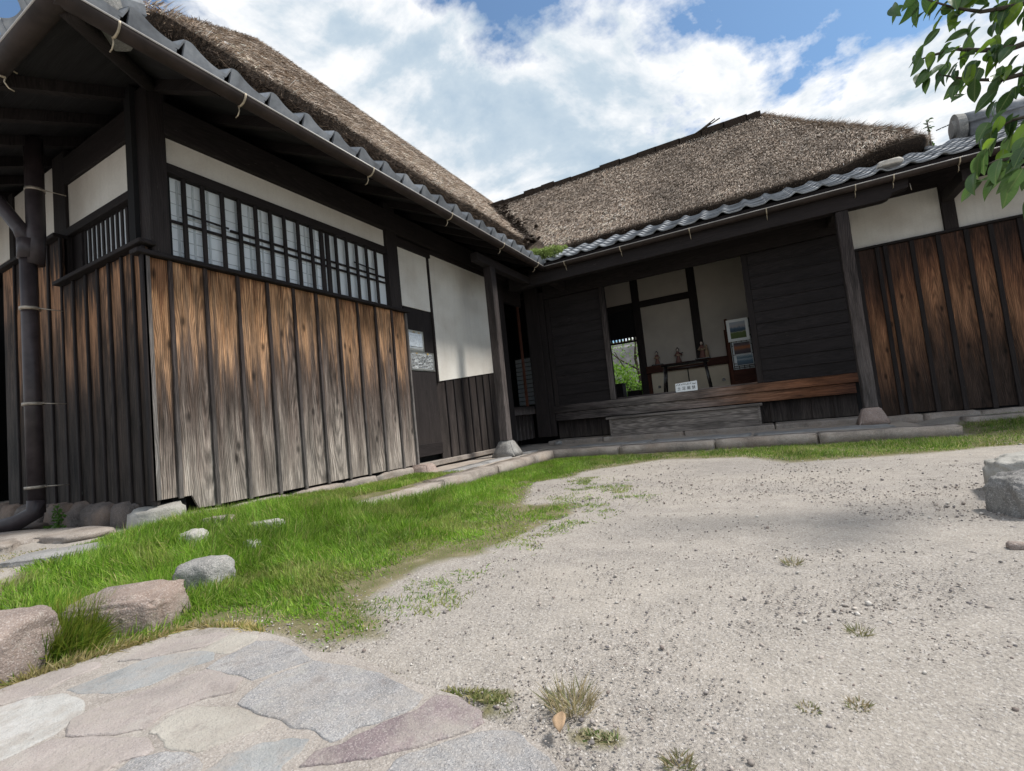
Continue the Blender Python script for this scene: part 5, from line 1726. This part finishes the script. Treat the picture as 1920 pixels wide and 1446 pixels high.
# sandy weeds left of the tall grass
LEFTW = [(-4.6, .3), (-4.7, .85), (-4.0, .85), (-3.4, 1.15), (-2.9, .8), (-2.6, .3)]
field('grass', LEFTW, 26000, lambda a, b: .028 + 0 * a, [(.30, .28, .10), (.16, .22, .05), (.42, .36, .2)], [3, 2, 2], .15, lambda a, b: .35 + 0 * a, label='thin dry weeds on sandy ground at the left', lean=.9)


def tuft(x_, y_, r, n, h, cols, lab, name='weed_tuft', cat='weed', lean=.8, z0=None, group=None):
    a = rng.uniform(0, 2 * math.pi, n)
    rr = r * .35 * np.sqrt(rng.uniform(0, 1, n))
    le = rng.uniform(.1, lean, n)
    zb = g0(x_, y_) if z0 is None else z0
    base = np.stack([x_ + np.cos(a) * rr, y_ + np.sin(a) * rr, np.full(n, zb - .004)], 1)
    a2 = a + rng.normal(0, .5, n)
    dr = norm(np.stack([np.cos(a2) * le, np.sin(a2) * le, np.ones(n)], 1))
    curl = np.stack([np.cos(a2) * .25, np.sin(a2) * .25, -.15 + 0 * a2], 1) * rng.uniform(0, 1, (n, 1))
    o = blades(name, base, dr, norm(rng.normal(0, 1, (n, 3))), h * rng.uniform(.4, 1.1, n), rng.uniform(.0012, .0028, n), pal(n, cols, [1] * len(cols), .2).clip(.01, .7), 'grass_blade', None, curl=curl)
    del o['kind']
    return tag(o, lab, cat, group)


DC = [(.22, .19, .10), (.30, .24, .13), (.13, .14, .06)]
tuft(-.398, .865, .12, 240, .055, [(.40, .34, .2), (.50, .42, .27), (.24, .25, .12)], 'feathery dry brown weed tuft beside the paved path', lean=1.1)
tuft(.008, 1.792, .08, 90, .026, [(.22, .24, .11), (.36, .30, .18)], 'low weed on the gravel near the middle of the yard', lean=1.6)
tuft(.118, 1.315, .06, 80, .022, [(.28, .25, .12), (.18, .2, .08)], 'tiny weed on the gravel right of centre', lean=1.8)
tuft(-.185, .775, .06, 110, .02, [(.22, .24, .11), (.36, .30, .18)], 'low weed at the bottom edge of the picture', lean=1.5)
tuft(.0, .985, .05, 60, .013, [(.22, .24, .11), (.36, .30, .18)], 'flat brownish weed on the gravel, left one of a close pair', lean=2.0)
tuft(.075, 1.02, .05, 70, .015, [(.22, .24, .11), (.36, .30, .18)], 'flat greenish weed on the gravel, right one of a close pair', lean=2.0)

# dry leaf
bm = bmesh.new()
pr_ = [(0, 0), (.35, .32), (.7, .42), (1, .36), (1.35, .18), (1.6, 0)]
lv = []
for x_, w_ in pr_:
    lv.append([bm.verts.new(((k / 2) * w_ * .03, x_ * .028, abs(k / 2) * .008 * w_ + .006 * math.sin(x_ * 2))) for k in (-2, -1, 0, 1, 2)])
for a, b in zip(lv, lv[1:]):
    for k in range(4):
        bm.faces.new((a[k], a[k + 1], b[k + 1], b[k]))
bmesh.ops.remove_doubles(bm, verts=bm.verts, dist=.0004)
bmesh.ops.solidify(bm, geom=bm.faces[:], thickness=.0006)
o = link('dry_leaf', tomesh(bm, 'dry_leaf', True), 'dry_leaf', None, None, loc=(-.376, .760, .014), rot=(R_(14), R_(-12), R_(14)))
tag(o, 'curled orange dry leaf in the weeds beside the paved path', 'leaf')

# ------------------------------------------------------------------ pebbles


def pebbles(n):
    # density falls with distance so that they keep a similar size in the picture
    r = .55 + rng.beta(1.1, 2.2, n) * 5.4
    th = rng.uniform(R_(48), R_(155), n)
    x_ = r * np.cos(th)
    y_ = r * np.sin(th)
    nz = vnoise(x_, y_, 2.0, 41) * .55 + vnoise(x_, y_, 6, 43) * .45
    k = (rng.uniform(0, 1, n) < np.clip((nz - .25) * 1.9, .16, 1)) & ~in_poly(x_, y_, PATH) & (y_ < 5.62)
    for P_, w in ((GRASS, .10), (STRIP, .15)):
        k &= ~(in_poly(x_, y_, P_) & (edge_dist(x_, y_, P_) > w))
    k &= x_ > -2.3
    x_, y_, r = x_[k], y_[k], r[k]
    n = len(x_)
    ico = bmesh.new()
    bmesh.ops.create_icosphere(ico, subdivisions=1, radius=1)
    V = np.array([v.co[:] for v in ico.verts])
    F = np.array([[v.index for v in f.verts] for f in ico.faces])
    ico.free()
    s = (.0008 + rng.gamma(1.4, .00055, n)).clip(.0008, .006) * (.8 + r * .36)
    bigk = rng.uniform(0, 1, n) < .006
    s = np.where(bigk, s * 2.2, s).clip(0, .011)
    sc = s[:, None] * rng.uniform(.65, 1.25, (n, 3))
    sc[:, 2] *= .7
    aa = rng.uniform(0, 6.28, n)
    VV = V[None] * (1 + rng.normal(0, .13, (n, len(V), 1)))
    VV = VV * sc[:, None, :]
    c, s_ = np.cos(aa)[:, None], np.sin(aa)[:, None]
    X_ = VV[..., 0] * c - VV[..., 1] * s_ + x_[:, None]
    Y_ = VV[..., 0] * s_ + VV[..., 1] * c + y_[:, None]
    Z_ = VV[..., 2] + (gz(x_, y_) - .003 + sc[:, 2] * .35)[:, None]
    A = np.stack([X_, Y_, Z_], -1).reshape(-1, 3)
    FF = (F[None] + (np.arange(n) * len(V))[:, None, None]).reshape(-1, 3)
    me = bpy.data.meshes.new('pebbles')
    me.vertices.add(len(A))
    me.vertices.foreach_set('co', A.reshape(-1).astype(np.float32))
    me.loops.add(len(FF) * 3)
    me.loops.foreach_set('vertex_index', FF.reshape(-1).astype(np.int32))
    me.polygons.add(len(FF))
    me.polygons.foreach_set('loop_start', (np.arange(len(FF)) * 3).astype(np.int32))
    me.update(calc_edges=True)
    at = me.attributes.new('tint', 'FLOAT_COLOR', 'POINT')
    t = pal(n, [(.26, .235, .22), (.17, .155, .155), (.33, .29, .26), (.40, .36, .32), (.23, .19, .17), (.50, .47, .43)], [4, 2.0, 4, 4, 2, 2.5], .15)
    c4 = np.ones((n, len(V), 4), np.float32)
    c4[:, :, :3] = t[:, None, :]
    at.data.foreach_set('color', c4.reshape(-1))
    o = link('pebbles', me, 'pebble')
    o['kind'] = 'stuff'
    o['label'] = 'loose grey and brown pebbles scattered over the gravel yard'
    o['category'] = 'gravel'


pebbles(60000)

# ------------------------------------------------------------------ overhanging tree at the right


def leaf_mesh(i, mt):
    bm = bmesh.new()
    n = 9
    rows = []
    L = 1.0
    for k in range(n + 1):
        t = k / n
        w = .27 * (math.sin(math.pi * t ** .85) ** .8) * (1 - .25 * t) + .002
        dr = -.22 * t * t * (1 + .3 * i)
        rows.append([bm.verts.new((s * w, t * L, dr + abs(s) * w * .45 + (.02 * math.sin(t * 9 + s) if abs(s) == 1 else 0))) for s in (-1, -.5, 0, .5, 1)])
    for a, b in zip(rows, rows[1:]):
        for k in range(4):
            bm.faces.new((a[k], a[k + 1], b[k + 1], b[k]))
    for v in bm.verts:
        v.co *= .088
    me = tomesh(bm, 'leaf', True)
    me.materials.append(MAT[mt])
    return me


LM = [leaf_mesh(0, 'leaf_dark'), leaf_mesh(1, 'leaf_dark'), leaf_mesh(0, 'leaf_fresh'), leaf_mesh(1.6, 'leaf_mid'), leaf_mesh(.6, 'leaf_mid')]
TB = Vector((4.3, 2.1, 0))
tree = thing('tree', 'leafy tree whose branches hang into the upper right corner', 'tree', TB)


def tsub(o):
    o.parent = tree
    o.matrix_parent_inverse = Matrix.Translation(-TB)
    return o


tsub(tube('trunk', [(4.3, 2.1, -.05), (4.27, 2.12, 1.0), (4.36, 2.18, 2.1), (4.26, 2.3, 3.3), (4.32, 2.4, 4.7)], [.15, .125, .11, .085, .04], 'bark', None, 12))


def wp(px_, py_, dist):
    return cam.location + pix(px_, py_).normalized() * dist * 1.8


twigs = [
    [(2150, -60, 2.2), (2000, -20, 2.05), (1910, 10, 2.0), (1840, 22, 1.95), (1790, 15, 1.95), (1740, 0, 1.95)],
    [(2080, 30, 2.1), (1980, 60, 1.95), (1900, 90, 1.9), (1840, 95, 1.9), (1790, 92, 1.9), (1745, 105, 1.9), (1725, 112, 1.9)],
    [(2080, 60, 2.1), (1990, 110, 1.9), (1930, 135, 1.85), (1880, 150, 1.85), (1820, 150, 1.85), (1760, 140, 1.85)],
    [(2090, 120, 2.0), (2000, 190, 1.8), (1940, 215, 1.75), (1900, 225, 1.75), (1870, 240, 1.75)],
    [(2080, 160, 1.9), (2010, 260, 1.6), (1960, 285, 1.55), (1910, 295, 1.5), (1870, 302, 1.5), (1848, 310, 1.5)],
    [(2060, 140, 1.9), (1990, 200, 1.7), (1955, 240, 1.65), (1945, 290, 1.6), (1940, 340, 1.6)],
    [(2160, -70, 2.3), (2060, -50, 2.1), (1960, -40, 2.05), (1860, -20, 2.0), (1790, -15, 2.0), (1690, -20, 2.0)],
]
root = Vector((2.3, 1.22, 2.2))
allleaf = []
hub = wp(2200, 10, 2.3)
tsub(tube('branch', [Vector((4.3, 2.25, 2.8)), Vector((4.3, 2.25, 2.9)).lerp(hub, .5) + Vector((0, 0, .15)), Vector((4.3, 2.25, 3.0)).lerp(hub, .8) + Vector((0, 0, .1)), hub], [.06, .048, .036, .026], 'bark', None, 9))
nl = 0
view_n = -(pix(1850, 200).normalized())
for ti, tw in enumerate(twigs):
    pts = [wp(*p) for p in tw]
    pts = [hub, hub.lerp(pts[0], .5) + Vector((0, 0, .02 * ti))] + pts
    n = len(pts)
    tsub(tube('branch', pts, [.021 - .018 * (i / (n - 1)) for i in range(n)], 'bark', None, 7))
    body = pts[1:]
    for i in range(len(body) - 1):
        p, q = body[i], body[i + 1]
        cntl = 9 if ti not in (4, 5) else 7
        for k in range(cntl):
            b = p.lerp(q, (k + random.random()) / cntl) + Vector((random.gauss(0, .036), random.gauss(0, .036), random.gauss(0, .04)))
            along = (q - p).normalized()
            sidev = along.cross(Vector((0, 0, 1))).normalized() * random.choice((-1, 1))
            d = (along * random.uniform(.1, .9) + sidev * random.uniform(.0, .8) + Vector((0, 0, -random.uniform(.25, 1.35)))).normalized()
            up = (view_n * random.uniform(.2, 1) + Vector((random.gauss(0, .5), random.gauss(0, .5), random.uniform(.3, 1.2)))).normalized()
            xax = d.cross(up).normalized()
            zax = xax.cross(d)
            M3 = Matrix((xax, d, zax)).transposed()
            me = LM[random.choices(range(5), [4, 3, 3.0, 2, 2])[0]] if ti < 4 else LM[random.choices(range(5), [1.5, 1, 1.0, 4, 3])[0]]
            s = random.uniform(.70, 1.25)
            allleaf.append((b, M3.copy(), me, s))

for _ in range(700):
    b = Vector((4.25, 2.4, 4.5)) + Vector((random.gauss(0, .8), random.gauss(0, .7), random.gauss(0, .6)))
    v = cam.rotation_euler.to_matrix().transposed() @ (b - cam.location)
    if v.z < 0 and abs(v.x / -v.z) < 1.13 and abs(v.y / -v.z) < .86:
        continue
    q = Euler((random.uniform(-1.4, .2), random.uniform(-.6, .6), random.uniform(0, 6.28))).to_matrix()
    allleaf.append((b, q, LM[random.randrange(5)], random.uniform(.8, 1.4)))
for _ in range(9):
    b = Vector((4.25, 2.4, 4.5)) + Vector((random.gauss(0, .7), random.gauss(0, .6), random.gauss(.2, .5)))
    tsub(tube('branch', [(4.28, 2.3, 3.5), ((4.28 + b.x) / 2, (2.3 + b.y) / 2, (3.5 + b.z) / 2 + .1), b], [.035, .02, .006], 'bark', None, 6)) if b.x > 3.9 else None
# the 290 leaves nearest the lens axis are parts of their own, the others one mass
allleaf.sort(key=lambda q: (q[0] - cam.location).normalized().dot(pix(1800, 200).normalized()), reverse=True)
rest = bmesh.new()
for k, (b, M3, me, s) in enumerate(allleaf):
    M4 = Matrix.Translation(b) @ M3.to_4x4() @ Matrix.Diagonal((s, s, s, 1))
    if k < 290:
        o = bpy.data.objects.new('leaf', me)
        COL.objects.link(o)
        o.matrix_local = M4
        tsub(o)
        nl += 1
    else:
        t_ = bmesh.new()
        t_.from_mesh(me)
        t_.transform(M4)
        tmp = bpy.data.meshes.new('tmp')
        t_.to_mesh(tmp)
        t_.free()
        rest.from_mesh(tmp)
        bpy.data.meshes.remove(tmp)
o = link('leaf', tomesh(rest, 'leaf', True), 'leaf_dark')
o['kind'] = 'stuff'
tsub(o)

# ------------------------------------------------------------------ foliage helper for the garden behind


def leafcloud(name, centre, rad, n, size, mt, parent=None, seed=0):
    r = np.random.default_rng(100 + seed)
    u = norm(r.normal(0, 1, (n, 3))) * (r.uniform(.35, 1, (n, 1)) ** .5)
    nn = vnoise(u[:, 0] * 1.0 + 9, u[:, 2] * 1.0 + 5, 3.0, seed)
    u *= (.7 + .5 * nn)[:, None]
    c = u * np.array(rad) + np.array(centre)
    d = norm(r.normal(0, 1, (n, 3)) + np.array([0, 0, -.3]))
    s = norm(np.cross(d, norm(r.normal(0, 1, (n, 3)))))
    L = (size * r.uniform(.6, 1.3, n))[:, None]
    V = np.stack([c, c + d * L * .5 + s * L * .28, c + d * L, c + d * L * .5 - s * L * .28], 1)
    me = bpy.data.meshes.new(name)
    me.from_pydata(V.reshape(-1, 3).tolist(), [], (np.arange(n)[:, None] * 4 + np.arange(4)[None]).tolist())
    return link(name, me, mt, parent)


def garden_tree(x_, y_, h, spread, mt, lab, seed, n=3500, leafs=.10, name='garden_tree', cat='tree', trunk_h=.45):
    t = thing(name, lab, cat, (x_, y_, 0))
    tube('trunk', [(0, 0, 0), (.1, 0, h * .3), (-.05, .1, h * .6), (.1, 0, h * .85)], [.10, .07, .05, .02], 'bark', t, 8)
    rr = random.Random(seed)
    for k in range(5):
        z0 = h * rr.uniform(.3, .6)
        a = rr.uniform(0, 6.28)
        tube('branch', [(0, 0, z0), (math.cos(a) * spread * .4, math.sin(a) * spread * .4, z0 + h * .12), (math.cos(a) * spread * .8, math.sin(a) * spread * .8, z0 + h * .3)], [.04, .025, .01], 'bark', t, 6)
    leafcloud('crown', (0, 0, h * (.5 + trunk_h / 2)), (spread, spread, h * .42), n, leafs, mt, t, seed)
    return t


garden_tree(-4.0, 13.6, 1.9, 1.0, 'foliage_bright', 'bright green shrub seen through the back doorway', 3, n=5200, leafs=.09, name='garden_shrub', cat='shrub', trunk_h=.1)
garden_tree(-2.9, 13.2, 1.25, .7, 'foliage_green', 'rounded dark green shrub seen low through the back doorway', 5, n=4500, leafs=.07, name='garden_shrub', cat='shrub', trunk_h=.1)
garden_tree(-3.6, 15.8, 3.6, 1.6, 'foliage_bright', 'thin twisted tree seen through the top of the back doorway', 8, n=1500, leafs=.08)
wl = link('garden_wall', rock_mesh('garden_wall', (6.0, .2, 3.4), 3.0, box=.2, rough=.02, sub=4), 'garden_wall', None, None, loc=(-4.5, 20.0, 0))
tag(wl, 'pale garden wall far behind the back doorway', 'wall')

# small tree tops behind the roof by the ridge
t = thing('garden_tree', 'slim tree whose sprigs show above the tiles at the upper right', 'tree', (2.83, 9.9, .40))
tube('trunk', [(0, 0, -.40), (.02, 0, 2.2), (0, 0, 3.6), (.0, 0, 4.25)], [.06, .05, .02, .008], 'bark', t, 8)
tube('branch', [(0, 0, 3.4), (.25, 0, 3.7), (.38, 0, 3.9)], [.012, .008, .005], 'bark', t, 6)
LMB = [leaf_mesh(0, 'leaf_dark'), leaf_mesh(1, 'leaf_dark')]
for k in range(26):
    o = bpy.data.objects.new('leaf', LMB[k % 2])
    COL.objects.link(o)
    o.parent = t
    hz = 3.75 + random.random() * .52
    if k % 6 == 5:
        o.location = (.36 + random.uniform(-.03, .03), 0, 3.86 + random.uniform(0, .12))
    else:
        o.location = (random.uniform(-.03, .03), random.uniform(-.03, .03), hz)
    o.rotation_euler = (random.uniform(-.7, .5), random.uniform(-.5, .5), random.uniform(0, 6.28))
    sc_ = random.uniform(.75, 1.15)
    o.scale = (sc_, sc_, sc_)
o = tube('cable', [(2.83, 9.6, 4.34), (3.6, 9.6, 4.50), (6.5, 10.0, 5.2)], .008, 'black_void', None, 5)
tag(o, 'thin overhead cable behind the roof at the upper right', 'cable')

# weeds growing in the gutter corner
wd_ = thing('roof_weed', 'bright green weeds growing in the valley gutter between the two wings', 'weed', (-2.72, 6.56, 2.98))
leafcloud('foliage', (-.08, .0, .02), (.26, .14, .085), 2600, .028, 'weed_green', wd_, 21)
leafcloud('foliage', (.17, -.02, .0), (.24, .10, .075), 1600, .026, 'weed_green', wd_, 22)
tube('stem', [(0, 0, -.05), (.02, 0, .06)], [.008, .004], 'bark', wd_, 6)
for k in range(12):
    a = random.uniform(0, 6.28)
    tube('stem', [(0, 0, 0), (math.cos(a) * .08, math.sin(a) * .06, .09), (math.cos(a) * .15, math.sin(a) * .09, .13)], [.003, .002, .001], 'weed_green', wd_, 5)
# fern at the foot of the rocks by the pipe
fw = thing('wall_weed', 'small fern growing between the foundation rocks near the drainpipe', 'weed', (-4.18, 1.38, .16))
leafcloud('foliage', (0, 0, .06), (.035, .03, .07), 160, .022, 'foliage_green', fw, 31)
tube('stem', [(0, 0, -.02), (.005, 0, .11)], [.003, .002], 'bark', fw, 5)
leafcloud('foliage', (.06, -.03, -.01), (.10, .05, .02), 200, .02, 'foliage_green', fw, 33)

# ------------------------------------------------------------------ small things


def text_mesh(s, size):
    cu = bpy.data.curves.new('lettering', 'FONT')
    cu.body = s
    cu.size = size
    cu.align_x = 'CENTER'
    cu.align_y = 'CENTER'
    cu.extrude = .0008
    o = bpy.data.objects.new('tmp_text', cu)
    COL.objects.link(o)
    dg = bpy.context.evaluated_depsgraph_get()
    me = bpy.data.meshes.new_from_object(o.evaluated_get(dg))
    bpy.data.objects.remove(o)
    bpy.data.curves.remove(cu)
    return me


# placard on the sill
pl = thing('placard', 'small white placard with four large characters leaning on the sill', 'sign', (-.985, 7.20, .692), rz=0.0)
bm = bmesh.new()
bmbox(bm, -.15, .15, -.006, .006, 0, .135)
for v in bm.verts:
    if v.co.z > .1:
        v.co.z += v.co.x * .05
bmesh.ops.bevel(bm, geom=bm.edges[:], offset=.003, segments=1, affect='EDGES')
board = link('board', tomesh(bm, 'board'), 'white_paper', pl, None, rot=(R_(-10), 0, 0))
tm = text_mesh('土 足 厳 禁', .052)
tm.materials.clear()
tm.materials.append(MAT['ink'])
link('lettering', tm, None, board, None, loc=(.0, -.0075, .045), rot=(R_(90), 0, 0))
bm = bmesh.new()
rr = random.Random(4)
for k in range(9):
    cx_ = -.125 + k * .031
    for j in range(4):
        a, b = rr.uniform(-.012, .012), rr.uniform(-.012, .012)
        if rr.random() < .5:
            bmbox(bm, cx_ + a - .008, cx_ + a + .008, -.0085, -.0065, .105 + b, .108 + b)
        else:
            bmbox(bm, cx_ + a - .0015, cx_ + a + .0015, -.0085, -.0065, .099 + b * .5, .113 + b * .5)
link('small_lettering', tomesh(bm, 'small_lettering'), 'ink', board)

# paper notices on the dark door


def notice(y0, y1, z0, z1, lab, seed, d, title=False):
    w, h = y1 - y0, z1 - z0
    t = thing('notice', lab, 'notice', (XL - .033 + d, (y0 + y1) / 2, z0), rz=math.pi / 2, group=None)
    bm = bmesh.new()
    nx, nz_ = 8, 6
    gv = [[bm.verts.new((-w / 2 + w * i / nx, noise.noise(Vector((i * .7, j * .7, seed))) * .003 - .003, h * j / nz_)) for i in range(nx + 1)] for j in range(nz_ + 1)]
    for a, b in zip(gv, gv[1:]):
        for i in range(nx):
            bm.faces.new((a[i], a[i + 1], b[i + 1], b[i]))
    bmesh.ops.solidify(bm, geom=bm.faces[:], thickness=.001)
    link('paper', tomesh(bm, 'paper', True), 'white_paper', t)
    rr = random.Random(seed)
    bm = bmesh.new()
    if title:
        bmbox(bm, -w * .42, w * .38, -.0085, -.0075, h * .22, h * .86)
        link('printed_area', tomesh(bm, 'printed_area'), 'print_grey', t)
        bm = bmesh.new()
    rows = 9 if not title else 7
    for r in range(rows):
        zc = h * (.14 + .72 * r / rows)
        u = -w * .42
        while u < w * .38:
            l_ = rr.uniform(.01, .05)
            if rr.random() < .72:
                bmbox(bm, u, min(u + l_, w * .42), -.0105, -.0095, zc, zc + rr.uniform(.003, .008))
            u += l_ + rr.uniform(.004, .012)
    link('printed_lines', tomesh(bm, 'printed_lines'), 'ink' if not title else 'print_grey', t)
    bm = bmesh.new()
    for _ in range(3):
        a, b = rr.uniform(-w * .4, w * .3), h * rr.uniform(.86, .94)
        bmbox(bm, a, a + .03, -.0120, -.0110, b, b + .008)
    link('tape', tomesh(bm, 'tape'), 'yellow_tape', t)
    return t


notice(4.12, 4.42, 1.425, 1.665, 'upper narrow paper notice pinned on the dark door', 3, 0.0, True)
notice(4.14, 4.585, 1.205, 1.423, 'lower wide paper notice pinned on the dark door', 5, .002, False)

# long black stool
st = thing('stool', 'long black stool with splayed legs in the open room', 'stool', (-1.07, 8.0, .69))
bm = bmesh.new()
bmbox(bm, -.36, .36, -.12, .12, .445, .475)
bmesh.ops.bevel(bm, geom=bm.edges[:], offset=.014, segments=2, affect='EDGES')
link('seat', tomesh(bm, 'seat', True), 'black_lacquer', st)
for sx in (-1, 1):
    for sy in (-1, 1):
        tube('leg', [(sx * .30, sy * .07, .45), (sx * .345, sy * .11, 0)], .017, 'black_lacquer', st, 10)
        tube('leg_ring', [(sx * .302, sy * .073, .43), (sx * .3045, sy * .0745, .40)], .0145, 'chrome', st, 10)
for sy in (-1, 1):
    tube('stretcher', [(-.305, sy * .075, .40), (.305, sy * .075, .40)], .006, 'black_lacquer', st, 8)


def lathe(prof, seg=14):
    bm = bmesh.new()
    rings = []
    for r, z in prof:
        rings.append([bm.verts.new((math.cos(2 * math.pi * k / seg) * r, math.sin(2 * math.pi * k / seg) * r, z)) for k in range(seg)])
    for a, b in zip(rings, rings[1:]):
        for k in range(seg):
            bm.faces.new((a[k], a[(k + 1) % seg], b[(k + 1) % seg], b[k]))
    bm.faces.new(rings[0][::-1])
    bm.faces.new(rings[-1])
    return bm


def doll(x_, y_, h, lab, body='pink_cloth', stand=True, pose=0, second=False):
    t = thing('doll', lab, 'doll', (x_, y_, 1.256), group='dolls on the shelf')
    z0 = 0
    if stand:
        bm = bmesh.new()
        bmbox(bm, -h * .38, h * .38, -h * .22, h * .22, 0, .018)
        bmesh.ops.bevel(bm, geom=bm.edges[:], offset=.004, segments=1, affect='EDGES')
        link('stand', tomesh(bm, 'stand'), 'black_lacquer', t)
        z0 = .018
    s = h - z0

    def P(n, bm, m_, loc=(0, 0, 0), rot=(0, 0, 0)):
        return link(n, tomesh(bm, n, True), m_, t, None, loc=(loc[0], loc[1], loc[2] + z0), rot=rot)
    P('robe', lathe([(.05 * s, 0), (.20 * s, .0), (.17 * s, .12 * s), (.11 * s, .32 * s), (.095 * s, .42 * s), (.125 * s, .60 * s), (.11 * s, .68 * s), (.04 * s, .73 * s)]), body)
    P('sash', lathe([(.10 * s, .43 * s), (.117 * s, .44 * s), (.125 * s, .53 * s), (.11 * s, .54 * s)]), 'cream_cloth')
    bm = bmesh.new()
    bmesh.ops.create_uvsphere(bm, u_segments=14, v_segments=10, radius=.082 * s, matrix=Matrix.Diagonal((.9, .95, 1.12, 1)))
    P('head', bm, 'doll_face', (0, -.01 * s, .83 * s))
    bm = bmesh.new()
    bmesh.ops.create_uvsphere(bm, u_segments=14, v_segments=10, radius=.10 * s, matrix=Matrix.Translation((0, .03 * s, .02 * s)) @ Matrix.Diagonal((1.05, .9, 1.1, 1)))
    bmesh.ops.create_uvsphere(bm, u_segments=10, v_segments=8, radius=.045 * s, matrix=Matrix.Translation((0, .03 * s, .13 * s)))
    if pose == 1:
        bmesh.ops.create_uvsphere(bm, u_segments=10, v_segments=8, radius=.06 * s, matrix=Matrix.Translation((-.05 * s, .06 * s, -.15 * s)) @ Matrix.Diagonal((.8, .6, 3.0, 1)))
    P('hair', bm, 'hair', (0, .01 * s, .84 * s))
    for sx in (-1, 1):
        out_ = .26 if (pose == 1 and sx > 0) else .17
        bm = bmesh.new()
        tube_bm(bm, [(sx * .09 * s, 0, .64 * s), (sx * out_ * .8 * s, -.06 * s, .52 * s), (sx * out_ * .95 * s, -.12 * s, .47 * s)], [.035 * s, .05 * s, .065 * s], 8)
        bmesh.ops.recalc_face_normals(bm, faces=bm.faces)
        P('sleeve', bm, 'cream_cloth' if pose == 0 else body)
    if pose == 1:
        bm = bmesh.new()
        bmbox(bm, .12 * s, .36 * s, -.14 * s, -.12 * s, .56 * s, .60 * s)
        P('fan', bm, 'black_lacquer')
    if second:
        P('small_figure', lathe([(.10 * s, 0), (.13 * s, .02 * s), (.10 * s, .3 * s), (.08 * s, .5 * s), (.03 * s, .56 * s), (.06 * s, .6 * s), (.065 * s, .66 * s), (.02 * s, .72 * s)]), 'cream_cloth', (.23 * s, 0, 0))
    return t


doll(-1.66, 8.925, .26, 'seated kimono doll at the left end of the shelf', pose=0)
doll(-1.29, 8.925, .27, 'standing doll in a red robe at the middle of the shelf', stand=False, pose=1)
doll(-.88, 8.91, .33, 'tallest kimono doll, in front of the dark inner post', pose=0, second=True)


def print_mat(name, stops, seed):
    m, g = mat(name)
    tc = g.n('ShaderNodeTexCoord')
    gx_, gy_, gz_ = g.sep(tc.outputs['Generated'])
    n = g.noise(tc.outputs['Generated'], 5.0 + seed, 4, 0.6)
    f = g.m('ADD', gz_, g.m('MULTIPLY', g.m('SUBTRACT', n, .5), .35))
    finish(g, g.ramp(f, stops), 0.6)


print_mat('landscape_print', [(0.0, (.09, .13, .04)), (.34, (.12, .17, .05)), (.40, (.30, .32, .26)), (.45, (.05, .08, .12)), (.62, (.10, .16, .24)), (.72, (.42, .40, .42)), (1, (.36, .42, .5))], 1)
print_mat('dusk_print', [(0.0, (.05, .045, .06)), (.35, (.10, .07, .075)), (.55, (.35, .13, .05)), (.8, (.10, .075, .085)), (1, (.05, .045, .05))], 2)
print_mat('blue_print', [(0.0, (.07, .10, .14)), (.4, (.10, .17, .24)), (.55, (.35, .42, .48)), (.7, (.08, .15, .2)), (1, (.4, .46, .5))], 3)


def picture(x0, x1, z0, z1, y_, pm, lab, margin=.03, paper=True):
    t = thing('picture', lab, 'picture', ((x0 + x1) / 2, y_, z0))
    w, h = x1 - x0, z1 - z0
    bm = bmesh.new()
    bmbox(bm, -w / 2, w / 2, -.002, .001, 0, h)
    link('sheet', tomesh(bm, 'sheet'), 'white_paper', t)
    bm = bmesh.new()
    bmbox(bm, -w / 2 + margin, w / 2 - margin, -.004, -.0025, margin, h - margin)
    link('print', tomesh(bm, 'print'), pm, t)
    return t


picture(-.43, -.11, 1.44, 1.80, 8.56, 'landscape_print', 'landscape print of blue hills hanging at the top of the paper screen', .045)
picture(-.37, -.115, 1.22, 1.42, 8.58, 'dusk_print', 'dark print with an orange glow below the landscape', .006)
picture(-.35, -.10, 1.04, 1.215, 8.58, 'blue_print', 'bluish print at the foot of the paper screen', .006)
picture(-.07, .02, 1.52, 1.82, 8.56, 'white_paper', 'narrow blank white sheet right of the landscape print', .01)
# dark chests by the back doorway
for a, b, z_, lab in ((-2.62, -2.28, 1.0, 'taller dark chest standing in the back doorway'), (-2.2, -1.99, .84, 'lower dark chest standing in the back doorway')):
    t = thing('chest', lab, 'chest', ((a + b) / 2, 8.80, .69))
    w = b - a
    bm = bmesh.new()
    bmbox(bm, -w / 2, w / 2, -.15, .1, 0, z_ - .69 - .02)
    link('body', tomesh(bm, 'body'), 'dark_timber', t)
    bm = bmesh.new()
    bmbox(bm, -w / 2 - .01, w / 2 + .01, -.16, .11, z_ - .69 - .019, z_ - .69)
    link('lid', tomesh(bm, 'lid'), 'dark_timber_h', t)

print('tiles', cL, cR, 'leaves', nl, 'objects', len(bpy.data.objects))
